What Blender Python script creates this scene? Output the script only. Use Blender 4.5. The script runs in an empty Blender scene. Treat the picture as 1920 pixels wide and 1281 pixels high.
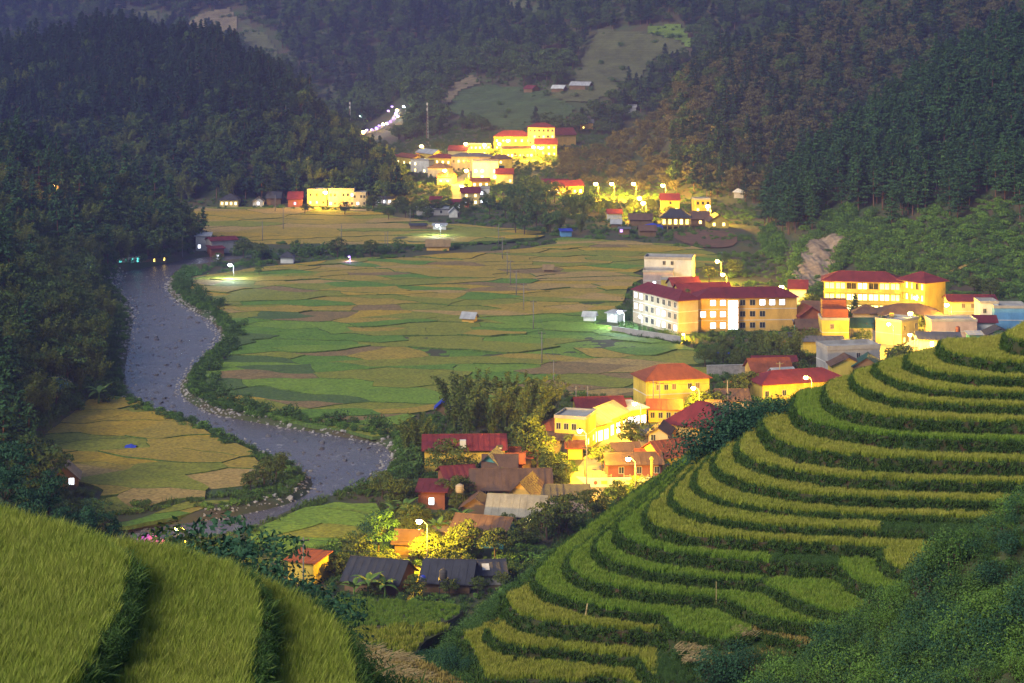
import bpy, bmesh, math, random
import numpy as np
from mathutils import Vector, Matrix
from mathutils.geometry import tessellate_polygon

# ---------------------------------------------------------------- camera, sky, sun, exposure
FPX, CAMZ, YH, CX = 3733.33, 89.0, 32.0, 960.0       # focal length in photo pixels, camera height, horizon row
sc = bpy.context.scene
cd = bpy.data.cameras.new('camera'); cam = bpy.data.objects.new('camera', cd)
sc.collection.objects.link(cam); sc.camera = cam
cd.sensor_width = 36.0; cd.sensor_fit = 'HORIZONTAL'; cd.lens = 70.0
cd.shift_y = -(640.5 - YH) / 1920.0
cd.clip_start = 1.0; cd.clip_end = 12000.0
cam.location = (0, 0, CAMZ); cam.rotation_euler = (math.radians(90), 0, 0)

SUN_EL, SUN_AZ = 36.0, 228.0          # azimuth: where the light comes from, clockwise from +Y
world = bpy.data.worlds.new('World'); sc.world = world; world.use_nodes = True
wn = world.node_tree; bg = wn.nodes['Background']
sky = wn.nodes.new('ShaderNodeTexSky'); sky.sky_type = 'NISHITA'; sky.sun_disc = False
sky.sun_elevation = math.radians(SUN_EL); sky.sun_rotation = math.radians(SUN_AZ)
sky.air_density = 1.2; sky.dust_density = 1.0; sky.ozone_density = 3.0
wn.links.new(sky.outputs[0], bg.inputs[0]); bg.inputs[1].default_value = 0.055
sd = bpy.data.lights.new('sun', 'SUN'); sd.energy = 1.6; sd.angle = math.radians(24); sd.color = (1.0, 0.93, 0.80)
sun = bpy.data.objects.new('sun', sd); sc.collection.objects.link(sun)
_d = Vector((math.sin(math.radians(SUN_AZ)) * math.cos(math.radians(SUN_EL)),
             math.cos(math.radians(SUN_AZ)) * math.cos(math.radians(SUN_EL)), math.sin(math.radians(SUN_EL))))
sun.rotation_euler = _d.to_track_quat('Z', 'Y').to_euler(); sun.location = (0, 0, 300)
sc.view_settings.view_transform = 'Standard'; sc.view_settings.look = 'None'
sc.view_settings.exposure = 1.4; sc.view_settings.gamma = 1.0
sc.render.engine = 'CYCLES'
cy = sc.cycles
cy.max_bounces = 4; cy.diffuse_bounces = 2; cy.glossy_bounces = 2; cy.transmission_bounces = 2
cy.volume_bounces = 0; cy.transparent_max_bounces = 4
cy.sample_clamp_indirect = 2.0; cy.sample_clamp_direct = 0.0
cy.use_denoising = True; cy.use_light_tree = True; cy.caustics_reflective = False; cy.caustics_refractive = False
HAZE_DENSITY = 0.000165

rnd = random.Random(7); rng = np.random.default_rng(7)
COL = sc.collection

# ---------------------------------------------------------------- helpers
def link(o, parent=None):
    COL.objects.link(o)
    if parent is not None: o.parent = parent
    return o

def tag(o, label=None, cat=None, group=None, kind=None):
    if label: o['label'] = label
    if cat: o['category'] = cat
    if group: o['group'] = group
    if kind: o['kind'] = kind
    return o

def empty(name, loc, rz=0.0, label=None, cat=None, group=None):
    o = bpy.data.objects.new(name, None); o.empty_display_size = 0.3
    o.location = loc; o.rotation_euler = (0, 0, rz); link(o); return tag(o, label, cat, group)

def newmesh(name, V, F, mats=(), idx=None, smooth=False):
    me = bpy.data.meshes.new(name)
    me.from_pydata([tuple(v) for v in V], [], [tuple(f) for f in F])
    for m in (mats if isinstance(mats, (list, tuple)) else [mats]): me.materials.append(m)
    if idx is not None: me.polygons.foreach_set('material_index', np.asarray(idx, dtype=np.int32))
    if smooth: me.polygons.foreach_set('use_smooth', np.ones(len(me.polygons), dtype=bool))
    me.update(); return me

def mobj(name, me, parent=None, loc=(0, 0, 0), rot=(0, 0, 0), scl=None):
    o = bpy.data.objects.new(name, me); o.location = loc; o.rotation_euler = rot
    if scl is not None: o.scale = scl
    return link(o, parent)

class MB:
    """collects simple shapes into one mesh"""
    def __init__(s): s.V = []; s.F = []
    def box(s, x0, x1, y0, y1, z0, z1):
        n = len(s.V)
        s.V += [(x0,y0,z0),(x1,y0,z0),(x1,y1,z0),(x0,y1,z0),(x0,y0,z1),(x1,y0,z1),(x1,y1,z1),(x0,y1,z1)]
        s.F += [(n,n+3,n+2,n+1),(n+4,n+5,n+6,n+7),(n,n+1,n+5,n+4),(n+1,n+2,n+6,n+5),(n+2,n+3,n+7,n+6),(n+3,n,n+4,n+7)]
        return s
    def poly(s, pts):
        n = len(s.V); s.V += [tuple(p) for p in pts]; s.F.append(tuple(range(n, n+len(pts)))); return s
    def prism(s, pts, z0, z1):      # vertical prism over a plan outline, counter-clockwise
        n = len(s.V); k = len(pts)
        s.V += [(p[0],p[1],z0) for p in pts] + [(p[0],p[1],z1) for p in pts]
        s.F.append(tuple(range(n+k-1, n-1, -1))); s.F.append(tuple(range(n+k, n+2*k)))
        for i in range(k): j=(i+1)%k; s.F.append((n+i, n+j, n+k+j, n+k+i))
        return s
    def slab(s, quad, t):           # sloping sheet of thickness t under four top points
        n = len(s.V); q = [Vector(p) for p in quad]
        s.V += [tuple(p) for p in q] + [tuple(p - Vector((0,0,t))) for p in q]; k = len(q)
        s.F.append(tuple(range(n, n+k))); s.F.append(tuple(range(n+2*k-1, n+k-1, -1)))
        for i in range(k): j=(i+1)%k; s.F.append((n+j, n+i, n+k+i, n+k+j))
        return s
    def tube(s, p, q, r0, r1=None, k=6):
        r1 = r0 if r1 is None else r1; p = Vector(p); q = Vector(q); d = (q-p).normalized()
        a = d.orthogonal().normalized(); b = d.cross(a); n = len(s.V)
        for c, r in ((p, r0), (q, r1)):
            for i in range(k):
                w = 2*math.pi*i/k; s.V.append(tuple(c + a*(r*math.cos(w)) + b*(r*math.sin(w))))
        for i in range(k): j=(i+1)%k; s.F.append((n+i, n+j, n+k+j, n+k+i))
        s.F.append(tuple(range(n+k-1, n-1, -1))); s.F.append(tuple(range(n+k, n+2*k))); return s
    def lathe(s, prof, k=10, c=(0,0,0)):
        n = len(s.V); m = len(prof)
        for r, z in prof:
            for i in range(k): w=2*math.pi*i/k; s.V.append((c[0]+r*math.cos(w), c[1]+r*math.sin(w), c[2]+z))
        for a in range(m-1):
            for i in range(k): j=(i+1)%k; s.F.append((n+a*k+i, n+a*k+j, n+(a+1)*k+j, n+(a+1)*k+i))
        s.F.append(tuple(range(n+k-1, n-1, -1))); s.F.append(tuple(range(n+(m-1)*k, n+m*k))); return s
    def mesh(s, name, mats, smooth=False): return newmesh(name, s.V, s.F, mats, smooth=smooth)
    def build(s, name, mats, parent=None, smooth=False, **k): return mobj(name, s.mesh(name, mats, smooth), parent, **k)

# ---------------------------------------------------------------- materials
def _nt(name):
    m = bpy.data.materials.new(name); m.use_nodes = True; nt = m.node_tree
    return m, nt, nt.nodes['Principled BSDF']

def N(nt, t, **k):
    n = nt.nodes.new(t)
    for a, v in k.items(): setattr(n, a, v)
    return n

def ramp_mix(nt, fac, c1, c2):
    mx = N(nt, 'ShaderNodeMix', data_type='RGBA')
    nt.links.new(fac, mx.inputs[0]); mx.inputs[6].default_value = (*c1, 1); mx.inputs[7].default_value = (*c2, 1)
    return mx

def mat(name, c, rough=0.8, c2=None, scale=0.5, bump=0.0, bscale=None, metal=0.0, spec=0.3, wave=None, stretch=None):
    """plain surface with noise colour variation, optional noise bump and optional corrugation"""
    m, nt, b = _nt(name); b.inputs['Roughness'].default_value = rough; b.inputs['Metallic'].default_value = metal
    b.inputs['Specular IOR Level'].default_value = spec
    c2 = c2 or tuple(x*0.72 for x in c)
    tc = N(nt, 'ShaderNodeTexCoord'); no = N(nt, 'ShaderNodeTexNoise'); no.inputs['Scale'].default_value = scale
    no.inputs['Detail'].default_value = 5; no.inputs['Roughness'].default_value = 0.65
    src = tc.outputs['Object']
    if stretch:
        mp = N(nt, 'ShaderNodeMapping'); mp.inputs['Scale'].default_value = stretch
        nt.links.new(src, mp.inputs[0]); src = mp.outputs[0]
    nt.links.new(src, no.inputs['Vector'])
    rp = N(nt, 'ShaderNodeMapRange'); rp.inputs[1].default_value = 0.35; rp.inputs[2].default_value = 0.68
    nt.links.new(no.outputs[0], rp.inputs[0])
    mx = ramp_mix(nt, rp.outputs[0], c, c2); nt.links.new(mx.outputs[2], b.inputs['Base Color'])
    if wave:
        wv = N(nt, 'ShaderNodeTexWave', bands_direction=wave[0]); wv.inputs['Scale'].default_value = wave[1]
        nt.links.new(tc.outputs['Object'], wv.inputs['Vector'])
        bp = N(nt, 'ShaderNodeBump'); bp.inputs['Strength'].default_value = 0.6; bp.inputs['Distance'].default_value = 0.05
        nt.links.new(wv.outputs[1], bp.inputs['Height']); nt.links.new(bp.outputs[0], b.inputs['Normal'])
    elif bump:
        n2 = N(nt, 'ShaderNodeTexNoise'); n2.inputs['Scale'].default_value = bscale or scale*6; n2.inputs['Detail'].default_value = 4
        nt.links.new(tc.outputs['Object'], n2.inputs['Vector'])
        bp = N(nt, 'ShaderNodeBump'); bp.inputs['Strength'].default_value = 0.7; bp.inputs['Distance'].default_value = bump
        nt.links.new(n2.outputs[0], bp.inputs['Height']); nt.links.new(bp.outputs[0], b.inputs['Normal'])
    return m

def leafmat(name, c1, c2, c3=None, scale=0.02):
    """foliage: each plant its own tint, broad drift of tint over the land, leaf to leaf variation"""
    m, nt, b = _nt(name); b.inputs['Roughness'].default_value = 0.75; b.inputs['Specular IOR Level'].default_value = 0.12
    oi = N(nt, 'ShaderNodeObjectInfo'); ge = N(nt, 'ShaderNodeNewGeometry')
    no = N(nt, 'ShaderNodeTexNoise'); no.inputs['Scale'].default_value = scale; no.inputs['Detail'].default_value = 3
    nt.links.new(ge.outputs['Position'], no.inputs['Vector'])
    ad = N(nt, 'ShaderNodeMath', operation='MULTIPLY_ADD'); ad.inputs[1].default_value = 0.55
    nt.links.new(oi.outputs['Random'], ad.inputs[0])
    m2 = N(nt, 'ShaderNodeMath', operation='MULTIPLY_ADD'); m2.inputs[1].default_value = 1.6; m2.inputs[2].default_value = -0.55
    nt.links.new(no.outputs[0], m2.inputs[0]); nt.links.new(m2.outputs[0], ad.inputs[2])
    mx = ramp_mix(nt, ad.outputs[0], c1, c2); mx.clamp_factor = True
    rp = N(nt, 'ShaderNodeMath', operation='POWER'); rp.inputs[1].default_value = 2.0
    nt.links.new(ge.outputs['Random Per Island'], rp.inputs[0])
    fm = N(nt, 'ShaderNodeMath', operation='MULTIPLY'); fm.inputs[1].default_value = 0.65; nt.links.new(rp.outputs[0], fm.inputs[0])
    my = N(nt, 'ShaderNodeMix', data_type='RGBA'); nt.links.new(fm.outputs[0], my.inputs[0])
    nt.links.new(mx.outputs[2], my.inputs[6]); my.inputs[7].default_value = (*(c3 or tuple(min(1, x*1.7) for x in c2)), 1)
    nt.links.new(my.outputs[2], b.inputs['Base Color'])
    return m

def emis(name, c, s, base=(0.8, 0.8, 0.8)):
    m, nt, b = _nt(name); b.inputs['Base Color'].default_value = (*base, 1)
    b.inputs['Emission Color'].default_value = (*c, 1); b.inputs['Emission Strength'].default_value = s
    m.cycles.emission_sampling = 'NONE'
    return m

def ricemat(name, green, gold, straw, scale=0.09, bias=0.0, pw_=2.0):
    m, nt, b = _nt(name); b.inputs['Roughness'].default_value = 0.7; b.inputs['Specular IOR Level'].default_value = 0.15
    ge = N(nt, 'ShaderNodeNewGeometry'); tc = N(nt, 'ShaderNodeTexCoord'); oi = N(nt, 'ShaderNodeObjectInfo')
    no = N(nt, 'ShaderNodeTexNoise'); no.inputs['Scale'].default_value = scale; no.inputs['Detail'].default_value = 4
    nt.links.new(ge.outputs['Position'], no.inputs['Vector'])
    mr = N(nt, 'ShaderNodeMapRange'); mr.inputs[1].default_value = 0.36 - bias; mr.inputs[2].default_value = 0.66 - bias
    nt.links.new(no.outputs[0], mr.inputs[0])
    sep = N(nt, 'ShaderNodeSeparateXYZ'); nt.links.new(tc.outputs['Object'], sep.inputs[0])
    zr = N(nt, 'ShaderNodeMapRange'); zr.inputs[1].default_value = 0.25; zr.inputs[2].default_value = 0.8
    nt.links.new(sep.outputs[2], zr.inputs[0])
    mu = N(nt, 'ShaderNodeMath', operation='MULTIPLY'); nt.links.new(mr.outputs[0], mu.inputs[0]); nt.links.new(zr.outputs[0], mu.inputs[1])
    mx = ramp_mix(nt, mu.outputs[0], green, gold)
    pw = N(nt, 'ShaderNodeMath', operation='POWER'); pw.inputs[1].default_value = pw_
    nt.links.new(ge.outputs['Random Per Island'], pw.inputs[0])
    f2 = N(nt, 'ShaderNodeMath', operation='MULTIPLY'); nt.links.new(pw.outputs[0], f2.inputs[0]); nt.links.new(zr.outputs[0], f2.inputs[1])
    my = N(nt, 'ShaderNodeMix', data_type='RGBA'); nt.links.new(f2.outputs[0], my.inputs[0])
    nt.links.new(mx.outputs[2], my.inputs[6]); my.inputs[7].default_value = (*straw, 1)
    hv = N(nt, 'ShaderNodeHueSaturation'); nt.links.new(my.outputs[2], hv.inputs['Color'])
    vr = N(nt, 'ShaderNodeMapRange'); vr.inputs[3].default_value = 0.75; vr.inputs[4].default_value = 1.2
    nt.links.new(oi.outputs['Random'], vr.inputs[0]); nt.links.new(vr.outputs[0], hv.inputs['Value'])
    nt.links.new(hv.outputs[0], b.inputs['Base Color'])
    return m

M = {}
M['earth']   = mat('hill_earth', (0.045,0.075,0.022), 0.95, (0.085,0.055,0.03), 0.05, 0.25, 0.6)
M['bank']    = mat('terrace_bank', (0.022,0.055,0.012), 0.95, (0.075,0.035,0.020), 0.55, 0.12, 4.0)
M['mud']     = mat('paddy_mud', (0.05,0.06,0.02), 0.9, (0.07,0.055,0.03), 0.4)
M['pine']    = leafmat('pine_needles', (0.014,0.046,0.020), (0.034,0.085,0.026), (0.075,0.15,0.04))
M['pine_dark'] = leafmat('pine_needles_dark', (0.012,0.032,0.022), (0.024,0.055,0.028), (0.04,0.085,0.03))
M['brownish'] = leafmat('lamp_tinted_leaves', (0.05,0.055,0.022), (0.10,0.092,0.032), (0.18,0.15,0.06))  # leaf colour browned to carry the lamplight falling on the spur and shoulder
M['broad']   = leafmat('broad_leaves', (0.022,0.055,0.016), (0.06,0.105,0.022), (0.13,0.17,0.04))
M['broad_near'] = leafmat('broad_leaves_village', (0.035,0.06,0.012), (0.075,0.10,0.02), (0.14,0.16,0.04), 0.05)
M['bamboo']  = leafmat('bamboo_leaves', (0.055,0.09,0.014), (0.11,0.14,0.025), (0.20,0.21,0.05))
M['teal_leaf'] = leafmat('blue_green_leaves', (0.016,0.05,0.030), (0.03,0.08,0.036), (0.06,0.13,0.05), 0.3)
M['shrub']   = leafmat('shrub_leaves', (0.025,0.065,0.018), (0.055,0.11,0.026), (0.12,0.19,0.04), 0.12)
M['bright_shrub'] = leafmat('bright_shrub_leaves', (0.055,0.13,0.02), (0.10,0.19,0.025), (0.17,0.25,0.05), 0.05)
M['grass']   = leafmat('bank_grass', (0.022,0.060,0.012), (0.05,0.10,0.018), (0.11,0.15,0.03), 0.35)
M['banana']  = leafmat('banana_leaves', (0.05,0.11,0.02), (0.09,0.16,0.03), (0.14,0.2,0.04), 0.1)
M['trunk']   = mat('bark', (0.10,0.065,0.04), 0.9, (0.05,0.035,0.025), 1.5, 0.03, 6)
M['pine_trunk'] = mat('pine_bark', (0.17,0.09,0.055), 0.9, (0.08,0.05,0.035), 1.0, 0.03, 6)
M['rice']    = ricemat('ripening_rice', (0.23,0.27,0.025), (0.46,0.36,0.06), (0.60,0.44,0.15), 0.11, 0.06)
M['rice_near'] = ricemat('near_rice', (0.18,0.25,0.022), (0.34,0.32,0.05), (0.52,0.42,0.14), 0.16, 0.0)
M['rice_green'] = ricemat('green_rice', (0.14,0.24,0.022), (0.27,0.29,0.035), (0.46,0.38,0.10), 0.11, -0.05)
M['stubble'] = ricemat('cut_stubble', (0.30,0.22,0.06), (0.40,0.27,0.09), (0.55,0.42,0.2), 0.11, 0.1)
M['straw']   = mat('straw', (0.52,0.38,0.17), 0.9, (0.32,0.22,0.09), 4.0)
M['stone']   = mat('river_stone', (0.36,0.33,0.30), 0.85, (0.20,0.18,0.16), 0.9, 0.05, 5)
M['red_earth'] = mat('red_earth', (0.17,0.075,0.045), 0.95, (0.09,0.06,0.03), 0.2, 0.3, 1.0)
M['wet_stone'] = mat('wet_stone', (0.13,0.12,0.12), 0.5, (0.06,0.055,0.055), 0.9, 0.05, 5)
M['rock']    = mat('cliff_rock', (0.34,0.25,0.165), 0.9, (0.14,0.10,0.065), 0.22, 0.6, 0.5, stretch=(1,1,0.35))
M['concrete'] = mat('concrete', (0.38,0.36,0.33), 0.9, (0.24,0.22,0.2), 0.3)
M['road']    = mat('concrete_road', (0.28,0.24,0.15), 0.85, (0.18,0.15,0.10), 0.25)
M['pole']    = mat('pole_concrete', (0.22,0.20,0.18), 0.85)
M['dark_metal'] = mat('dark_metal', (0.06,0.06,0.065), 0.5, metal=0.4)
M['wood']    = mat('old_wood', (0.17,0.10,0.05), 0.85, (0.09,0.05,0.03), 1.2, stretch=(1,1,6))
WALLS = {'white':(0.62,0.60,0.55),'cream':(0.62,0.50,0.22),'yellow':(0.62,0.45,0.07),'orange':(0.68,0.40,0.09),'grey':(0.36,0.34,0.32),
         'tan':(0.42,0.33,0.22),'pink':(0.52,0.38,0.32),'wood':(0.20,0.12,0.06),'brick':(0.30,0.10,0.05),'blue':(0.12,0.30,0.52),'teal':(0.10,0.34,0.30),'dark':(0.08,0.07,0.065)}
for k, c in WALLS.items(): M['w_'+k] = mat('wall_'+k, c, 0.88, tuple(x*0.66 for x in c), 0.35, stretch=(1,1,0.5))
ROOFS = {'red':(0.17,0.024,0.030),'orange':(0.28,0.075,0.03),'brown':(0.15,0.085,0.055),'grey':(0.13,0.125,0.13),'dark':(0.055,0.055,0.065),'pale':(0.36,0.32,0.24),
         'green':(0.04,0.11,0.085),'teal':(0.06,0.20,0.18),'blue':(0.03,0.06,0.45),'tin':(0.42,0.42,0.42),'thatch':(0.30,0.20,0.09),'white':(0.6,0.6,0.58),'purple':(0.30,0.07,0.55)}
for k, c in ROOFS.items(): M['r_'+k] = mat('roof_'+k, c, 0.6 if k in ('tin','grey') else 0.75, tuple(x*0.6 for x in c), 0.5, wave=('X', 2.2), stretch=(1,0.3,1))
M['grain'] = mat('rice_grain', (0.50,0.40,0.10), 0.8, (0.36,0.30,0.06), 3.0)
M['glass'] = mat('dark_glass', (0.03,0.035,0.04), 0.12, spec=0.6)
M['shutter'] = mat('shutter', (0.16,0.10,0.05), 0.7)
M['frame'] = mat('window_frame', (0.5,0.45,0.36), 0.7)
M['e_white'] = emis('lit_pane_white', (0.80,0.86,1.0), 2.2)
M['e_warm'] = emis('lit_pane_warm', (1.0,0.66,0.10), 2.2)
M['e_yellow'] = emis('lit_pane_yellow', (1.0,0.80,0.22), 2.6)
M['e_cyan'] = emis('lit_tube_cyan', (0.12,1.0,0.9), 0.8)
M['e_violet'] = emis('lit_tube_violet', (0.4,0.12,1.0), 1.0)
M['bulb_sodium'] = emis('sodium_bulb', (1.0,0.66,0.14), 60.0)
M['bulb_flood'] = emis('flood_bulb', (0.72,0.90,1.0), 80.0)
M['bulb_violet'] = emis('violet_bulb', (0.36,0.09,1.0), 1.0)
M['bulb_red'] = emis('orange_bulb', (1.0,0.36,0.06), 40.0)
# ---------------------------------------------------------------- the lie of the land
def _h(i, j, s):
    v = np.sin(i*127.1 + j*311.7 + s*74.7)*43758.5453
    return v - np.floor(v)
def vnoise(x, y, s=0):
    x = np.asarray(x, float); y = np.asarray(y, float)
    i = np.floor(x); j = np.floor(y); a = x-i; b = y-j
    a = a*a*(3-2*a); b = b*b*(3-2*b)
    return ((_h(i,j,s)*(1-a)+_h(i+1,j,s)*a)*(1-b) + (_h(i,j+1,s)*(1-a)+_h(i+1,j+1,s)*a)*b)*2-1
def fnoise(x, y, s=0, o=3):
    t = 0; a = 1.0; n = 0
    for k in range(o): t = t + a*vnoise(np.asarray(x)*2**k, np.asarray(y)*2**k, s+k); n += a; a *= 0.5
    return t/n
def sstep(a, b, x):
    t = np.clip((np.asarray(x, float)-a)/(b-a), 0, 1); return t*t*(3-2*t)
def plan(px, py, z=0.0):          # photo point -> plan point on the level z
    Y = FPX*(CAMZ-z)/(py-YH); return ((px-CX)*Y/FPX, Y)
def proj(X, Y, Z): return CX + FPX*X/Y, YH + FPX*(CAMZ-Z)/Y

def pip(pts, X, Y):
    X = np.asarray(X, float); Y = np.asarray(Y, float); r = np.zeros(X.shape, bool); n = len(pts)
    for i in range(n):
        x1, y1 = pts[i]; x2, y2 = pts[(i+1) % n]
        if y1 == y2: continue
        c = ((y1 > Y) != (y2 > Y)) & (X < (x2-x1)*(Y-y1)/(y2-y1)+x1); r ^= c
    return r
def segdist(pts, X, Y, closed=True):
    X = np.asarray(X, float); Y = np.asarray(Y, float); d = np.full(X.shape, 1e9); n = len(pts)
    for i in range(n if closed else n-1):
        x1, y1 = pts[i]; x2, y2 = pts[(i+1) % n]; dx, dy = x2-x1, y2-y1; L = dx*dx+dy*dy+1e-9
        t = np.clip(((X-x1)*dx+(Y-y1)*dy)/L, 0, 1)
        d = np.minimum(d, (X-x1-t*dx)**2+(Y-y1-t*dy)**2)
    return np.sqrt(d)
def smooth(pts, n=4, closed=False):      # Catmull-Rom through the points
    P = [np.array(p, float) for p in pts]; out = []
    m = len(P); rg = range(m) if closed else range(m-1)
    for i in rg:
        p0 = P[(i-1) % m] if closed or i > 0 else P[0]*2-P[1]
        p1 = P[i]; p2 = P[(i+1) % m]
        p3 = P[(i+2) % m] if closed or i+2 < m else P[-1]*2-P[-2]
        for k in range(n):
            t = k/n
            out.append(0.5*((2*p1)+(p2-p0)*t+(2*p0-5*p1+4*p2-p3)*t*t+(3*p1-p0-3*p2+p3)*t**3))
    if not closed: out.append(P[-1])
    return [tuple(o) for o in out]

# river, traced bank by bank on the water level
WZ = -1.0
R_RIGHT = [(1090,452),(1000,458),(800,468),(640,474),(520,482),(420,492),(345,505),(328,520),(322,545),(350,572),(400,600),(422,632),(408,655),(386,672),(352,712),(352,742),
           (400,772),(470,788),(560,803),(650,818),(728,834),(742,868),(700,915),(630,934),(560,955),(490,990),(400,1012),(200,1060)]
R_LEFT = [(1090,448),(1000,453),(800,461),(640,467),(520,473),(400,480),(300,492),(225,510),(206,535),(235,565),(243,595),(234,650),(226,700),(238,745),
          (290,772),(355,794),(440,828),(500,857),(552,882),(576,908),(545,938),(470,958),(380,974),(214,992),(60,1010)]
RIV = smooth([plan(x, y, WZ) for x, y in R_RIGHT], 3) + smooth([plan(x, y, WZ) for x, y in R_LEFT], 3)[::-1]
_rb = (min(p[0] for p in RIV)-12, max(p[0] for p in RIV)+12, min(p[1] for p in RIV)-12, max(p[1] for p in RIV)+12)
def river_sd(X, Y):          # signed distance to the river, negative inside
    X = np.asarray(X, float); Y = np.asarray(Y, float); d = np.full(X.shape, 50.0)
    k = (X > _rb[0]) & (X < _rb[1]) & (Y > _rb[2]) & (Y < _rb[3])
    if k.any():
        e = segdist(RIV, X[k], Y[k]); e[pip(RIV, X[k], Y[k])] *= -1; d[k] = np.minimum(e, 50)
    return d

def I(t, pts): return np.interp(t, [p[0] for p in pts], [p[1] for p in pts])
# each mountain: skyline row, skyline distance, foot distance along the photo's columns, height of the wood on its crest
HILLS = {
 'round_hill': dict(sky=[(-700,300),(-300,140),(0,80),(60,65),(130,45),(180,30),(235,32),(300,48),(390,45),(430,70),(470,100),(500,110),(545,130),(580,165),(600,195),(640,220),(670,252),(720,278),(780,315),(815,350),(835,392),(860,410)],
                    D=[(-700,1150),(300,1220),(840,1060)], F=[(-700,930),(370,935),(700,935),(820,900)], tree=10, lim=(-700,850), amp=7),
 'far_mountain': dict(sky=[(-1200,-200),(300,-240),(900,-260),(1300,-300)], D=[(-1200,2700),(1300,2500)], F=[(-1200,1650),(1300,1500)], tree=10, lim=(-1200,1300), amp=26),
 'central_mountain': dict(sky=[(540,330),(560,262),(640,190),(740,115),(850,50),(940,-10),(1100,-140),(1400,-260),(2000,-340)], D=[(540,1500),(1100,1750),(2000,1800)], F=[(540,1330),(800,1290),(1100,1270),(2000,1250)], tree=9, lim=(540,2400), amp=16),
 'lit_spur': dict(sky=[(915,372),(940,345),(1000,300),(1080,268),(1180,232),(1240,196),(1260,158),(1300,118),(1350,88),(1500,35),(1650,-20),(1900,-150),(2300,-260)],
                  D=[(915,1085),(1240,1180),(1400,1200),(2300,1250)], F=[(915,1062),(1240,985),(1380,930),(1500,900),(2300,880)], tree=8, lim=(905,2600), amp=7),
 'pine_mountain': dict(sky=[(1350,500),(1372,452),(1390,405),(1440,345),(1500,280),(1560,228),(1640,172),(1740,95),(1800,55),(1920,12),(2100,-60),(2500,-200)],
                  D=[(1350,800),(1440,830),(1700,850),(2500,800)], F=[(1350,745),(1400,725),(1500,668),(1700,655),(1920,600),(2500,560)], tree=15, lim=(1340,2700), amp=4),
}
def hill_z(nm, X, Y):
    h = HILLS[nm]; t = CX + FPX*X/np.maximum(Y, 1)
    D = I(t, h['D']); F = I(t, h['F']); ys = I(t, h['sky'])
    zr = CAMZ - (ys-YH)*D/FPX - h['tree']
    u = (Y-F)/(D-F)
    z = zr*np.where(u < 1, np.clip(u, 0, 1)*(1.18-0.18*np.clip(u, 0, 1)), 1.0) - np.where(u > 1, (Y-D)*0.33, 0)
    z = z + h['amp']*fnoise(X/95, Y/95, 3)*np.clip(u, 0, 1)*np.clip(1.0-u, 0, 1)*2.2
    z = np.where((u <= 0) | (t < h['lim'][0]) | (t > h['lim'][1]), -60, z)
    return z
G_FOOT = [(250,-60),(320,-74),(362,-82),(400,-98),(470,-96),(560,-116),(640,-133),(690,-142),(735,-122),(770,-118),(800,-126),(850,-190),(900,-320)]
def left_slope_z(X, Y):
    g = I(Y, [(a, b) for a, b in G_FOOT]) - X
    z = 62*(1-np.exp(-np.maximum(g-1.0, 0)*0.62/62)) + 3.0*fnoise(X/30, Y/30, 9)*sstep(0, 18, g)
    return np.where(g <= 1.0, -60, z*(1-sstep(770, 900, Y)) + np.where(Y > 770, -3*sstep(770, 900, Y), 0))
def far_ground(X, Y):
    X = np.asarray(X, float); Y = np.asarray(Y, float)
    t = CX + FPX*X/np.maximum(Y, 1)
    base = 0.25*fnoise(X/25, Y/25, 1) + 11*sstep(960, 1240, Y)*sstep(640, 900, t) + 3.0*sstep(540, 640, Y)*sstep(1480, 1700, t)*(Y < 900)
    base = base + 16*sstep(1250, 1800, Y)
    sd = river_sd(X, Y)
    base = np.where(sd < 3.0, base + (-2.1-base)*(1-sstep(-3.6, 1.2, sd)), base)
    z = base
    for nm in HILLS: z = np.maximum(z, hill_z(nm, X, Y))
    return np.maximum(z, left_slope_z(X, Y))

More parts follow.
